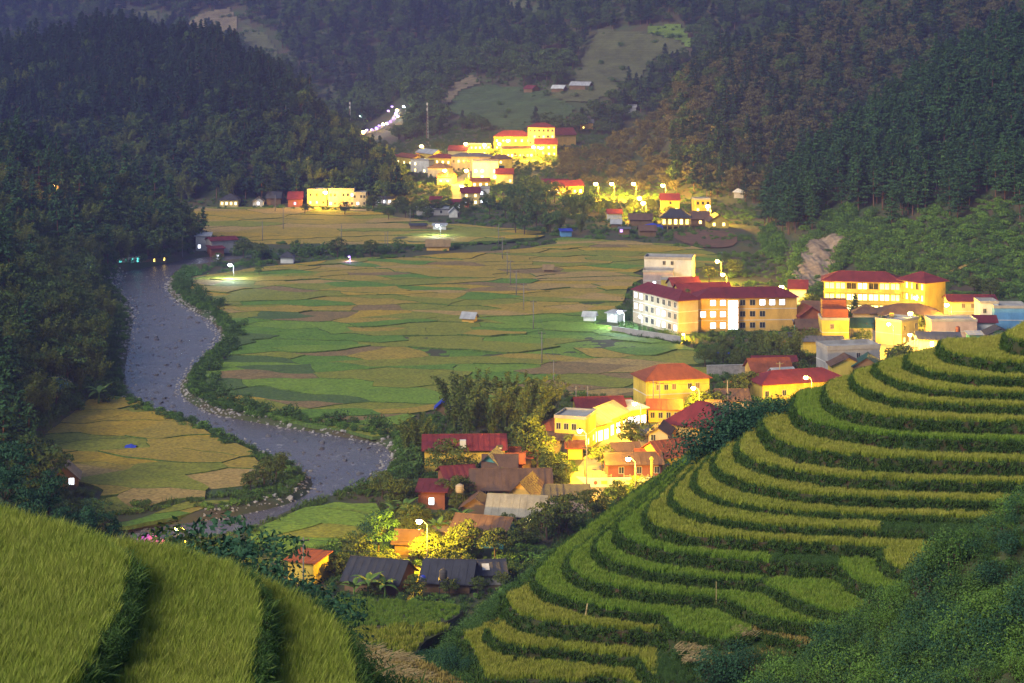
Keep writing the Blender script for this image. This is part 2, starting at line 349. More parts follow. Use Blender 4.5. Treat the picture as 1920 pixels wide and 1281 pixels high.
# terraces of the near hill on the right: lips of the fields traced in the photo, top field first
T_LIPS = [
 [(1895,621),(1883,629),(1892,637),(1906,642),(1925,645),(2000,648)],
 [(1792,640),(1768,642),(1762,651),(1772,660),(1789,668),(1815,672),(1840,677),(1866,680),(1920,683),(2000,687)],
 [(1740,660),(1708,666),(1700,676),(1703,684),(1720,691),(1737,697),(1763,703),(1798,707),(1840,712),(1920,715),(2000,718)],
 [(1680,675),(1650,683),(1640,693),(1650,703),(1662,710),(1686,720),(1720,729),(1755,733),(1806,737),(1858,740),(1920,742),(2000,745)],
 [(1640,688),(1612,696),(1600,704),(1600,716),(1612,728),(1634,739),(1665,748),(1703,755),(1755,760),(1806,763),(1858,764),(1920,767),(2000,770)],
 [(1590,708),(1560,716),(1549,726),(1547,740),(1554,752),(1572,763),(1600,774),(1634,781),(1686,787),(1755,790),(1840,793),(1920,795),(2000,797)],
 [(1535,730),(1502,737),(1490,746),(1488,763),(1493,777),(1509,790),(1538,799),(1572,807),(1600,811),(1634,816),(1669,820),(1737,825),(1823,828),(1920,831),(2000,833)],
 [(1480,755),(1446,764),(1432,776),(1428,790),(1433,806),(1440,816),(1454,827),(1478,836),(1512,845),(1555,852),(1600,857),(1669,862),(1755,865),(1840,868),(1920,869),(2000,871)],
 [(1440,782),(1412,805),(1392,822),(1384,835),(1386,848),(1400,861),(1423,871),(1460,881),(1503,889),(1555,896),(1600,900),(1686,904),(1772,907),(1892,910),(2000,913)],
 [(1425,785),(1385,815),(1352,848),(1339,865),(1342,878),(1352,889),(1376,901),(1409,912),(1452,921),(1503,928),(1555,933),(1600,936),(1720,940),(1806,943),(1920,946),(2000,949)],
 [(1405,792),(1352,840),(1316,878),(1303,897),(1302,911),(1311,922),(1331,934),(1366,945),(1417,955),(1469,961),(1538,966),(1600,969),(1669,972),(1755,974),(1920,979),(2000,982)],
 [(1385,800),(1330,852),(1285,896),(1263,922),(1260,936),(1266,947),(1280,957),(1297,964),(1331,973),(1383,982),(1435,988),(1503,993),(1600,997),(1660,999),(1760,1004),(2000,1010)],
 [(1360,812),(1300,866),(1248,922),(1218,952),(1212,966),(1216,978),(1228,989),(1252,999),(1280,1005),(1331,1010),(1383,1014),(1438,1018),(1516,1022),(1575,1025),(1640,1029),(1662,1033),(1652,1043),(1664,1060),(1692,1071),(1730,1077),(1800,1080),(1900,1082)],
 [(1335,830),(1265,895),(1200,952),(1166,980),(1157,992),(1163,1005),(1180,1016),(1209,1027),(1243,1035),(1280,1041),(1360,1051),(1430,1056),(1520,1062),(1575,1068),(1594,1086),(1614,1098),(1653,1111),(1700,1119),(1780,1126),(1880,1130)],
 [(1300,850),(1220,925),(1160,980),(1125,1010),(1116,1028),(1123,1042),(1140,1054),(1166,1063),(1200,1072),(1243,1079),(1280,1084),(1360,1090),(1420,1096),(1440,1103),(1469,1116),(1487,1129),(1516,1140),(1555,1149),(1614,1157),(1660,1160),(1740,1168)],
 [(1270,868),(1190,945),(1110,1012),(1074,1038),(1065,1056),(1070,1072),(1090,1087),(1126,1099),(1178,1109),(1230,1115),(1299,1122),(1350,1126),(1380,1140),(1410,1152),(1440,1163),(1500,1172),(1580,1186),(1700,1196)],
 [(1225,900),(1140,962),(1060,1022),(1018,1058),(1003,1080),(1003,1092),(1012,1104),(1030,1116),(1056,1126),(1090,1136),(1126,1144),(1195,1152),(1240,1157),(1250,1166),(1264,1181),(1292,1190),(1330,1199),(1370,1205),(1420,1190),(1450,1197),(1497,1209),(1555,1222),(1602,1238),(1700,1252)],
 [(1100,1000),(1030,1060),(975,1108),(953,1114),(946,1122),(952,1136),(965,1151),(986,1160),(1020,1168),(1080,1176),(1161,1184),(1238,1190),(1290,1216),(1300,1236),(1330,1250),(1420,1262),(1560,1290),(1700,1300)],
 [(1010,1110),(960,1150),(930,1176),(915,1184),(914,1190),(922,1198),(938,1208),(967,1216),(1019,1221),(1080,1226),(1140,1233),(1196,1240),(1203,1252),(1216,1268),(1245,1281),(1330,1296),(1500,1330),(1640,1350)],
 [(940,1160),(885,1186),(866,1190),(868,1200),(880,1214),(893,1240),(905,1270),(930,1277),(1010,1279),(1090,1281),(1130,1272),(1180,1285),(1240,1320),(1400,1370),(1560,1400)],
]
def _yat(l, x):
    i = min(range(len(l)), key=lambda k: l[k][1]*0+abs(l[k][0]-x) + (1e4 if k < 2 else 0))
    P = sorted(l[2:], key=lambda p: p[0]); return float(np.interp(x, [p[0] for p in P], [p[1] for p in P]))
T_Z = []
_dd = 185.0
for k in range(13):
    yr = dict(enumerate([645,683,715,742,767,795,831,869,911,946,979,1004,1034]))[k]
    if k: _dd -= 2.2
    T_Z.append(CAMZ - (yr-YH)*_dd/FPX)
_dd = FPX*(CAMZ-T_Z[12])/(999-YH)
for k, (yr, w) in enumerate(zip([1037,1080,1117,1157,1191,1241,1282], [2.5,2.5,2.5,2.5,1.9,2.3,2.4])):
    _dd -= w; T_Z.append(CAMZ - (yr-YH)*_dd/FPX)
T_POLY = []; T_CURVE = []
for l, z in zip(T_LIPS, T_Z):
    c = smooth([plan(x, y, z) for x, y in smooth(l, 2)], 3)
    T_CURVE.append(c)
    a = np.array(c[0]); b = np.array(c[-1]); d0 = np.array(c[0])-np.array(c[3]); d0 /= np.linalg.norm(d0)+1e-9
    p = a + d0*7
    T_POLY.append([(110.0, 215.0), tuple(p+np.array((22, 22))), tuple(p)] + c + [(b[0]+30, b[1]-1.0), (110.0, b[1]-1.0)])

# near hill on the left: three flat rice fields, each a step lower
L_Z = [74.0, 73.1, 72.2]
L_PX = [[(-200,945),(-60,962),(0,974),(100,1002),(190,1034),(243,1075),(236,1100),(224,1160),(196,1210),(165,1268),(120,1330),(60,1420),(-200,1420)],
        [(60,1012),(190,1028),(300,1046),(380,1066),(450,1090),(481,1125),(490,1160),(486,1210),(470,1290),(440,1420),(40,1420)],
        [(280,1052),(400,1074),(470,1097),(540,1127),(600,1162),(640,1203),(656,1240),(668,1300),(670,1420),(280,1420)]]
L_POLY = [smooth([plan(x, y, z) for x, y in P], 4, True) for P, z in zip(L_PX, L_Z)]
# fields in the dip between the two hills
DIP = [('green_field', 9.0, [(570,1128),(640,1122),(760,1128),(862,1138),(850,1160),(800,1172),(700,1176),(600,1172)]),
       ('ripe_field', 36.0, [(600,1186),(690,1180),(790,1172),(850,1176),(800,1200),(778,1226),(740,1226),(690,1214),(620,1208)]),
       ('stubble_field', 47.0, [(620,1200),(665,1206),(720,1226),(790,1242),(850,1272),(880,1300),(620,1300)])]
DIP_POLY = [smooth([plan(x, y, z) for x, y in P], 3, True) for _, z, P in DIP]

# seeds of the near hillsides: points the slopes fall away from
SEEDS = []
for c, z in zip(T_CURVE, T_Z): SEEDS += [(x, y, z-1.25, 0.85) for x, y in c[::2]]
for P, z in zip(L_POLY, L_Z): SEEDS += [(x, y, z-0.9, 0.75) for x, y in P[::3]]
for P, (n, z, q) in zip(DIP_POLY, DIP): SEEDS += [(x, y, z-0.7, 0.9) for x, y in P[::2]]
def _seed_px(pts, d, s):
    for x, y in pts: SEEDS.append(((x-CX)*d/FPX, d, CAMZ-(y-YH)*d/FPX, s))
_seed_px([(2080,880),(1990,915),(1930,950),(1880,985),(1830,1012),(1795,1055),(1775,1100),(1765,1150),(1730,1200),(1690,1235),(1650,1270)], 128, 0.9)
_seed_px([(2080,1020),(1980,1065),(1890,1125),(1810,1185),(1730,1240),(1670,1300)], 116, 0.9)
_seed_px([(2020,1200),(1890,1250),(1790,1290),(1700,1340)], 108, 0.9)
_seed_px([(-160,860),(-60,890),(0,915),(60,945),(130,985),(190,1020)], 205, 0.9)
_seed_px([(-60,960),(60,1010),(180,1040),(230,1060)], 150, 0.9)
SEEDS = np.array(SEEDS)
def near_ground(X, Y):
    X = np.asarray(X, float).ravel(); Y = np.asarray(Y, float).ravel(); out = np.full(X.shape, -60.0)
    for a in range(0, len(X), 4000):
        dx = X[a:a+4000, None]-SEEDS[None, :, 0]; dy = Y[a:a+4000, None]-SEEDS[None, :, 1]
        out[a:a+4000] = (SEEDS[None, :, 2] - np.sqrt(dx*dx+dy*dy)*SEEDS[None, :, 3]).max(1)
    return out
def ground(X, Y):
    X = np.asarray(X, float); Y = np.asarray(Y, float); z = far_ground(X, Y)
    k = Y < 300
    if k.any():
        z = np.array(z); z[k] = np.maximum(z[k], near_ground(X[k], Y[k]))
    return z
def gzv(X, Y):                     # height of the ground sheet at many points
    X = np.asarray(X, float); Y = np.asarray(Y, float)
    c = np.clip((CX+FPX*X/Y-_t[0])/(_t[1]-_t[0]), 0, len(_t)-1.001); i = c.astype(int); f = c-i
    k = np.clip(np.searchsorted(_Y, Y)-1, 0, len(_Y)-2); g = np.clip((Y-_Y[k])/(_Y[k+1]-_Y[k]), 0, 1)
    return (ZZ[k, i]*(1-f)+ZZ[k, i+1]*f)*(1-g)+(ZZ[k+1, i]*(1-f)+ZZ[k+1, i+1]*f)*g
def gz(x, y): return float(gzv(np.array([x]), np.array([y]))[0])

# the ground as one sheet
_t = np.arange(-760, 2700, 7.0)
_Y = np.concatenate([np.geomspace(26, 260, 150)[:-1], np.geomspace(260, 1000, 430)[:-1], np.geomspace(1000, 3300, 150)])
TT, YY = np.meshgrid(_t, _Y); XX = (TT-CX)*YY/FPX
ZZ = ground(XX.ravel(), YY.ravel()).reshape(XX.shape)
ZZ = ZZ + 0.12*fnoise(XX/3.0, YY/3.0, 5)*(YY < 700)
FZ = np.where(YY >= 255, far_ground(XX.ravel(), YY.ravel()).reshape(XX.shape), -60)
nr, nc = XX.shape
_cache = {}
def at(px, py, h=0.0, ymin=262.0):
    """where the sight line through a photo point meets the land raised by h"""
    key = (round(px, 1), round(py, 1), h, ymin)
    if key in _cache: return _cache[key]
    c = min(max((px-_t[0])/(_t[1]-_t[0]), 0), len(_t)-1.001); i = int(c); f = c-i
    col = FZ[:, i]*(1-f)+FZ[:, i+1]*f if ymin >= 260 else ZZ[:, i]*(1-f)+ZZ[:, i+1]*f
    k0 = int(np.searchsorted(_Y, ymin)); d = col[k0:]+h-(CAMZ-(py-YH)*_Y[k0:]/FPX)
    g = d >= 0; j = int(np.argmax(g)) if g.any() else len(d)-1
    if j > 0: w = d[j-1]/(d[j-1]-d[j]); Yh = _Y[k0+j-1]+(_Y[k0+j]-_Y[k0+j-1])*w; z = col[k0+j-1]+(col[k0+j]-col[k0+j-1])*w
    else: Yh = _Y[k0]; z = col[k0]
    r = Vector(((px-CX)*Yh/FPX, float(Yh), float(z))); _cache[key] = r; return r
_idx = np.arange(nr*nc).reshape(nr, nc)
_F = np.stack([_idx[:-1,:-1], _idx[:-1,1:], _idx[1:,1:], _idx[1:,:-1]], -1).reshape(-1, 4)
gm = newmesh('ground', np.stack([XX, YY, ZZ], -1).reshape(-1, 3).tolist(), _F.tolist(), M['earth'], smooth=True)
ground_o = tag(mobj('ground', gm), kind='structure', label='dark green valley floor and hillsides')

# the river
def flat_poly(pts, z):
    T = tessellate_polygon([[Vector((p[0], p[1], 0)) for p in pts]])
    return [(p[0], p[1], z) for p in pts], [tuple(t) for t in T]
def out_normals(pts):
    P = np.array(pts, float); a = np.roll(P, 1, 0); b = np.roll(P, -1, 0); t = b-a
    n = np.stack([t[:, 1], -t[:, 0]], -1); n /= np.linalg.norm(n, axis=1)[:, None]+1e-9
    ar = 0.5*np.sum(P[:, 0]*b[:, 1]-b[:, 0]*P[:, 1])
    return P, n*(1 if ar > 0 else -1), ar
P_, n_, _a = out_normals(RIV)
m, nt, b = _nt('river_water'); b.inputs['Roughness'].default_value = 0.22; b.inputs['Specular IOR Level'].default_value = 0.5
tc = N(nt, 'ShaderNodeTexCoord'); no = N(nt, 'ShaderNodeTexNoise'); no.inputs['Scale'].default_value = 0.06; no.inputs['Detail'].default_value = 4
nt.links.new(tc.outputs['Object'], no.inputs['Vector'])
mx = ramp_mix(nt, no.outputs[0], (0.085,0.08,0.105), (0.15,0.115,0.10)); 
n2 = N(nt, 'ShaderNodeTexNoise'); n2.inputs['Scale'].default_value = 0.55; n2.inputs['Detail'].default_value = 6; n2.inputs['Roughness'].default_value = 0.7
mp = N(nt, 'ShaderNodeMapping'); mp.inputs['Scale'].default_value = (1.0, 0.45, 1.0)
nt.links.new(tc.outputs['Object'], mp.inputs[0]); nt.links.new(mp.outputs[0], n2.inputs['Vector'])
fr = N(nt, 'ShaderNodeMapRange'); fr.inputs[1].default_value = 0.58; fr.inputs[2].default_value = 0.80
nt.links.new(n2.outputs[0], fr.inputs[0])
foam = N(nt, 'ShaderNodeMix', data_type='RGBA'); nt.links.new(fr.outputs[0], foam.inputs[0]); nt.links.new(mx.outputs[2], foam.inputs[6]); foam.inputs[7].default_value = (0.40,0.36,0.34,1)
nt.links.new(foam.outputs[2], b.inputs['Base Color'])
bp = N(nt, 'ShaderNodeBump'); bp.inputs['Strength'].default_value = 0.9; bp.inputs['Distance'].default_value = 0.5
nt.links.new(n2.outputs[0], bp.inputs['Height']); nt.links.new(bp.outputs[0], b.inputs['Normal'])
M['water'] = m
# water sheet: grid over the channel, a little wider than the traced banks so it meets the shore
_xs = np.arange(_rb[0], _rb[1], 2.5); _ys = np.arange(_rb[2], _rb[3], 3.0)
WX, WY = np.meshgrid(_xs, _ys); _in = river_sd(WX.ravel(), WY.ravel()).reshape(WX.shape) < 2.6
_id = {}; WV = []; WF = []
def _wv(i, j):
    if (i, j) not in _id: _id[(i, j)] = len(WV); WV.append((WX[i, j], WY[i, j], WZ))
    return _id[(i, j)]
for i in range(WX.shape[0]-1):
    for j in range(WX.shape[1]-1):
        if _in[i, j] or _in[i+1, j] or _in[i, j+1] or _in[i+1, j+1]:
            WF.append((_wv(i, j), _wv(i, j+1), _wv(i+1, j+1), _wv(i+1, j)))
river_o = tag(mobj('river', newmesh('river', WV, WF, M['water'], smooth=True)), kind='structure', label='shallow grey brown river winding past the paddies')

# ---------------------------------------------------------------- paddies on the valley floor
def clip_cell(poly, cells_planes):
    P = [tuple(p) for p in poly]
    for (nx, ny, c) in cells_planes:
        if not P: return []
        Q = []
        for i in range(len(P)):
            a = P[i]; b2 = P[(i+1) % len(P)]; da = nx*a[0]+ny*a[1]-c; db = nx*b2[0]+ny*b2[1]-c
            if da <= 0: Q.append(a)
            if (da < 0) != (db < 0) and da != db:
                t = da/(da-db); Q.append((a[0]+(b2[0]-a[0])*t, a[1]+(b2[1]-a[1])*t))
        P = Q
    return P
PAD_COL = {'green':(0.12,0.21,0.016),'lime':(0.17,0.25,0.02),'olive':(0.23,0.22,0.02),'ochre':(0.36,0.24,0.03),'tan':(0.40,0.25,0.07),'brown':(0.25,0.155,0.055),'dark':(0.085,0.13,0.025),'gold':(0.42,0.26,0.02)}
for k, c in PAD_COL.items():
    m = mat('paddy_'+k, c, 0.9, (c[0]*0.72, c[1]*0.82, c[2]*0.8), 0.16, 0.4, 1.3); nt = m.node_tree; bs = nt.nodes['Principled BSDF']; l0 = bs.inputs['Base Color'].links[0].from_socket
    sp = N(nt, 'ShaderNodeTexNoise'); sp.inputs['Scale'].default_value = 1.4; sp.inputs['Detail'].default_value = 3; tcn = N(nt, 'ShaderNodeTexCoord'); nt.links.new(tcn.outputs['Object'], sp.inputs['Vector'])
    sr_ = N(nt, 'ShaderNodeMapRange'); sr_.inputs[1].default_value = 0.3; sr_.inputs[2].default_value = 0.7; sr_.inputs[3].default_value = 0.62; sr_.inputs[4].default_value = 1.3; nt.links.new(sp.outputs[0], sr_.inputs[0])
    hs = N(nt, 'ShaderNodeHueSaturation'); nt.links.new(l0, hs.inputs['Color']); nt.links.new(sr_.outputs[0], hs.inputs['Value']); nt.links.new(hs.outputs[0], bs.inputs['Base Color']); M['p_'+k] = m
PADS = [
 ('main', [(345,540),(372,518),(450,508),(560,494),(700,487),(860,478),(1020,462),(1060,446),(1200,458),(1330,470),(1350,500),(1215,508),(1200,525),(1176,545),(1150,600),(1180,632),(1300,652),(1332,690),(1318,742),(1230,752),(1060,738),(1045,765),(860,770),(790,782),(725,818),(650,806),(560,790),(480,774),(420,760),(378,734),(376,716),(420,668),(442,640),(436,612),(412,590),(362,562)], (13, 13)),
 ('far', [(362,394),(520,392),(700,398),(760,410),(880,424),(1000,434),(1035,442),(980,450),(800,457),(620,462),(480,456),(450,446),(366,440)], (22, 22)),
 ('left_bank', [(60,800),(100,772),(180,750),(250,752),(330,788),(430,828),(488,862),(500,884),(440,916),(400,932),(210,957),(180,930),(60,880)], (17, 11)),
 ('low_bank', [(480,1003),(560,962),(640,938),(692,936),(705,962),(660,1002),(610,1026),(540,1036)], (10, 9)),
 ('point', [(195,978),(400,938),(452,942),(330,977),(205,990)], (14, 14)),
]
def paddy_colour(px, py, r):
    if py < 470 and px < 1010: return ['ochre','gold','ochre','olive','tan'][int(r*5)]  # far plots get gold, with the town's orange light mixed into the colour
    if py > 930 and px > 470: return ['green','lime','olive'][int(r*3)]
    if px < 560 and py > 745 and py < 960 and px < 500:
        return (['gold','ochre','olive'][int(r*3)] if py < 870 else ['tan','brown','olive','ochre'][int(r*4)])
    if px > 1030 and py > 672: return ['brown','olive','brown','tan','dark'][int(r*5)]
    if px > 930 and 595 < py <= 672: return ['lime','green','lime','olive','ochre'][int(r*5)]
    if py > 590: return ['green','lime','lime','olive','green','brown','dark'][int(r*7)] if px < 680 else ['olive','green','ochre','olive','lime','olive'][int(r*6)]
    return ['ochre','olive','gold','green','olive','ochre','tan','olive','ochre','brown'][int(r*10)]
for k, c in {'f_olive':(0.10,0.105,0.04),'f_green':(0.06,0.095,0.03),'f_tan':(0.21,0.165,0.09),'f_lime':(0.13,0.19,0.03)}.items(): M['p_'+k] = mat('field_'+k, c, 0.95, tuple(x*0.55 for x in c), 0.09, 0.8, 0.5)
n_pad = 0
for nm, poly, (cw, cdp) in PADS:
    FP = smooth([plan(x, y) for x, y in poly], 3, True)
    x0, x1 = min(p[0] for p in FP), max(p[0] for p in FP); y0, y1 = min(p[1] for p in FP), max(p[1] for p in FP)
    S = []
    for iy in range(int((y1-y0)/cdp)+2):
        for ix in range(int((x1-x0)/cw)+2):
            sx = x0 + (ix + 0.5*(iy % 2) + rnd.uniform(-.6,.6))*cw; sy = y0 + (iy + rnd.uniform(-.6,.6))*cdp
            S.append((sx, sy))
    S = np.array(S); K = np.array([0.5, 1.0])        # longer across the view than deep, as the contours run
    inside = pip(FP, S[:, 0], S[:, 1]) | (segdist(FP, S[:, 0], S[:, 1]) < 9)
    for si in np.nonzero(inside)[0]:
        s = S[si]; d = np.hypot(*((S-s)*K).T); nb = np.argsort(d)[1:19]; pl = []
        for q in nb:
            o = S[q]; w = (o-s)*K*K; mid = (o+s)/2; pl.append((w[0], w[1], w[0]*mid[0]+w[1]*mid[1]))
        P = clip_cell(FP, pl)
        if len(P) < 3: continue
        Q = []
        for i in range(len(P)):
            a = np.array(P[i]); b2 = np.array(P[(i+1) % len(P)]); L = np.linalg.norm(b2-a); k = max(1, int(L/2.2))
            for j in range(k): Q.append(a+(b2-a)*j/k)
        Q = np.array(Q)
        Q = Q + np.stack([3.2*fnoise(Q[:,0]/15, Q[:,1]/15, 21), 6.4*fnoise(Q[:,0]/17, Q[:,1]/17, 33)+0.7*vnoise(Q[:,0]/5, Q[:,1]/5, 34)], -1)
        if len(Q) < 6: continue
        P2, nn, ar = out_normals(Q)
        if abs(ar) < 14: continue
        P2 = P2 - nn*0.07
        if ar < 0: P2 = P2[::-1]
        c = P2.mean(0); px, py = proj(c[0], c[1], 0)
        z = 0.4 + 0.30*float(vnoise(c[0]/9, c[1]/9, 4))
        V, T = flat_poly([tuple(p) for p in P2], z); n = len(V)
        F = []
        for t in T:
            a, b2, d2 = [np.array(V[i][:2]) for i in t]
            F.append(t if (b2-a)[0]*(d2-a)[1]-(b2-a)[1]*(d2-a)[0] > 0 else t[::-1])
        nt_ = len(F)
        V2 = V + [(x+0.12*nx_, y+0.12*ny_, -0.45) for (x, y, _), (nx_, ny_) in zip(V, (nn if ar > 0 else nn[::-1]))]
        for i in range(n): j = (i+1) % n; F.append((n+i, n+j, j, i))
        colr = paddy_colour(px, py, rnd.random())
        me = newmesh('paddy_field', V2, F, [M['p_'+colr], M['p_dark']], [0]*nt_+[1]*n)
        mobj('paddy_field', me, ground_o); n_pad += 1
print('paddies', n_pad)

# ---------------------------------------------------------------- near terraces
def terrace(name, pts, z, drop, parent, batter=0.35):
    P, nn, ar = out_normals(pts)
    if ar < 0: P = P[::-1]; nn = nn[::-1]
    V, T = flat_poly([tuple(p) for p in P], z); n = len(V); F = []
    for t in T:
        a, b2, d2 = [np.array(V[i][:2]) for i in t]
        F.append(t if (b2-a)[0]*(d2-a)[1]-(b2-a)[1]*(d2-a)[0] > 0 else t[::-1])
    k = len(F); V = V + [(x+batter*a, y+batter*c, z-drop) for (x, y, _), (a, c) in zip(V, nn)]
    for i in range(n): j = (i+1) % n; F.append((n+i, n+j, j, i))
    return mobj(name, newmesh(name, V, F, [M['mud'], M['bank']], [0]*k+[1]*n), parent)
hill_T = tag(empty('terraced_hill', (0, 0, 0)), 'steep terraced rice hill rising on the right', kind='structure')
for p, z in zip(T_POLY, T_Z): terrace('terrace', p, z, 2.2, hill_T, 0.45)
hill_L = tag(empty('rice_hill', (0, 0, 0)), 'near rounded rice hill at lower left', kind='structure')
for p, z in zip(L_POLY, L_Z): terrace('terrace', p, z, 2.0, hill_L, 0.4)
for p, (nm, z, q) in zip(DIP_POLY, DIP):
    o = terrace('terrace', p, z, 1.6, None, 0.3); o.name = nm; tag(o, {'green_field':'green paddy in the dip below the dark roofed houses','ripe_field':'yellow paddy in the dip between the two near hills','stubble_field':'cut field with straw at the bottom edge'}[nm], kind='structure')
# ---------------------------------------------------------------- plants
def quads(c, n, size, asp=0.55, r=None, fold=0.0):
    """leaf quads at centres c facing n (arrays), long axis random in the leaf plane"""
    r = r or rng; k = len(c)
    n = n/(np.linalg.norm(n, axis=1)[:, None]+1e-9)
    a = np.cross(n, r.normal(size=(k, 3))); a /= np.linalg.norm(a, axis=1)[:, None]+1e-9
    b = np.cross(n, a); s = (np.asarray(size)*np.ones(k))[:, None]
    V = np.stack([c-a*s, c-b*s*asp+n*s*fold, c+a*s, c+b*s*asp+n*s*fold], 1).reshape(-1, 3)
    F = np.arange(4*k).reshape(k, 4); return V, F
def joinVF(parts):
    V = []; F = []; n = 0
    for v, f in parts:
        v = np.asarray(v, float); V.append(v); F += [tuple(int(i)+n for i in q) for q in f]; n += len(v)
    return np.concatenate(V), F
def limb(path, radii, k=5):
    mb = MB()
    for i in range(len(path)-1): mb.tube(path[i], path[i+1], radii[i], radii[i+1], k)
    return np.array(mb.V), mb.F

def broad_crown(seed, H=9.0, R=4.0, clumps=26, leaves=42, leaf=0.34, base=0.28, squash=0.75):
    r = np.random.default_rng(seed); C = []; Nn = []
    for i in range(clumps):
        d = r.normal(size=3); d /= np.linalg.norm(d); d[2] = d[2]*0.9+0.15
        rad = (0.35+0.65*r.random()**0.5)
        cc = np.array([d[0]*R*rad, d[1]*R*rad, H*(base+(1-base)*0.5) + d[2]*H*(1-base)*0.5*rad*1.05])
        cr = R*(0.30+0.2*r.random())
        q = r.normal(size=(leaves, 3)); q /= np.linalg.norm(q, axis=1)[:, None]
        q[:, 2] = np.abs(q[:, 2])*0.9-0.25*(r.random(leaves))
        p = cc + q*np.array([cr, cr, cr*squash])*(0.72+0.36*r.random((leaves, 1)))
        C.append(p); Nn.append(q+r.normal(size=(leaves, 3))*0.55+np.array([0, 0, 0.35]))
    C = np.concatenate(C); Nn = np.concatenate(Nn)
    V, F = quads(C, Nn, leaf*(0.6+0.8*r.random(len(C))), 0.55, r, -0.12); return V, F.tolist()
def broad_trunk(seed, H=9.0, R=4.0, tr=0.22):
    r = random.Random(seed); parts = []
    top = Vector((r.uniform(-.4,.4), r.uniform(-.4,.4), H*0.62)); mid = Vector((r.uniform(-.2,.2), r.uniform(-.2,.2), H*0.3))
    parts.append(limb([Vector((0,0,-0.8)), mid, top], [tr*1.25, tr, tr*0.45], 6))
    for i in range(5):
        a = 6.283*i/5+r.random(); z = H*r.uniform(.28,.5); s = mid.lerp(top, (z/H-0.28)/0.35)
        e = Vector((math.cos(a)*R*0.6, math.sin(a)*R*0.6, H*r.uniform(.55,.8))); parts.append(limb([s, s.lerp(e, .5)+Vector((0,0,.3)), e], [tr*.5, tr*.35, tr*.15], 4))
    return joinVF(parts)
def pine_crown(seed, H=18.0, base=0.34, R=3.2):
    r = np.random.default_rng(seed); C = []; Nn = []; S = []
    z = H*base
    while z < H*0.985:
        u = (z-H*base)/(H*(1-base)); L = R*(1.0-u)**0.75*(0.75+0.5*r.random())+0.25
        for k in range(r.integers(4, 7)):
            a = r.random()*6.283; l = L*(0.55+0.6*r.random()); m = int(6+l*7)
            t = np.sqrt(r.random(m))*0.9+0.12; sp = 0.24*l*t
            p = np.stack([np.cos(a)*l*t + r.normal(size=m)*sp, np.sin(a)*l*t + r.normal(size=m)*sp, z + l*t*(0.22-0.1*(1-u)) + 0.12*r.normal(size=m) - 0.10*l*t*t], -1)
            C.append(p); Nn.append(np.stack([np.cos(a)*0.35+0.45*r.normal(size=m), np.sin(a)*0.35+0.45*r.normal(size=m), 0.75+0.3*r.normal(size=m)], -1)); S.append(0.30+0.28*r.random(m))
        z += H*0.034*(0.8+0.5*r.random())
    C = np.concatenate(C); Nn = np.concatenate(Nn); S = np.concatenate(S)
    V, F = quads(C, Nn, S, 0.5, r, 0.1); return V, F.tolist()
def pine_trunk(seed, H=18.0):
    r = random.Random(seed); a = Vector((r.uniform(-.3,.3), r.uniform(-.3,.3), H*0.5)); parts = [limb([Vector((0,0,-1)), a, Vector((a.x*1.4, a.y*1.4, H*0.97))], [0.26, 0.19, 0.04], 6)]
    for i in range(7):
        w = r.random()*6.283; z = H*r.uniform(.3,.6); parts.append(limb([Vector((a.x*z/H*2, a.y*z/H*2, z)), Vector((math.cos(w)*2, math.sin(w)*2, z+.4))], [.06,.02], 3))
    return joinVF(parts)
def bamboo(seed, H=12.0, culms=13, spread=3.6, leaves=190):
    r = np.random.default_rng(seed); C = []; Nn = []; st = []
    for i in range(culms):
        a = r.random()*6.283; out = spread*(0.35+0.9*r.random()); h = H*(0.7+0.35*r.random()); b0 = np.array([np.cos(a), np.sin(a), 0])*r.random()*0.9
        def pt(t): return b0 + np.array([np.cos(a)*out*(0.25*t+0.9*t**2.6), np.sin(a)*out*(0.25*t+0.9*t**2.6), h*(t-0.10*t**5)])
        st.append(limb([Vector(pt(t)) for t in (0, .3, .6, .85)], [.09, .08, .06, .03], 4))
        t = 0.22+0.8*r.random(leaves)**0.8; p = np.array([pt(x) for x in t])
        w = (0.28+0.75*np.sin(np.clip((t-.15)/.9, 0, 1)*math.pi))[:, None]
        p = p + r.normal(size=(leaves, 3))*np.array([.5, .5, .45])*w; p[:, 2] -= 0.25
        C.append(p); Nn.append(r.normal(size=(leaves, 3))*0.6+np.array([np.cos(a)*.5, np.sin(a)*.5, .7]))
    C = np.concatenate(C); Nn = np.concatenate(Nn); V, F = quads(C, Nn, 0.30*(0.6+0.8*r.random(len(C))), 0.42, r, -0.15)
    return (V, F.tolist()), joinVF(st)
def shrub_crown(seed, R=1.2, H=1.6, leaves=420, leaf=0.13):
    r = np.random.default_rng(seed); cl = r.normal(size=(9, 3))*np.array([R*.42, R*.42, H*.16]); cl[:, 2] = np.abs(cl[:, 2])+H*0.45
    k = r.integers(0, 9, leaves); q = r.normal(size=(leaves, 3)); q /= np.linalg.norm(q, axis=1)[:, None]
    p = cl[k] + q*np.array([R*.52, R*.52, H*.40])*(0.65+0.4*r.random((leaves, 1))); p[:, 2] = np.maximum(p[:, 2], 0.03)
    V, F = quads(p, q+r.normal(size=(leaves, 3))*.6+np.array([0, 0, .4]), leaf*(.6+.9*r.random(leaves)), 0.45, r, -0.12); return V, F.tolist()
def shrub_stem(seed, H=1.6):
    r = random.Random(seed); return joinVF([limb([Vector((0,0,-.4)), Vector((r.uniform(-.4,.4), r.uniform(-.4,.4), H*.7))], [.05,.02], 4) for _ in range(4)])
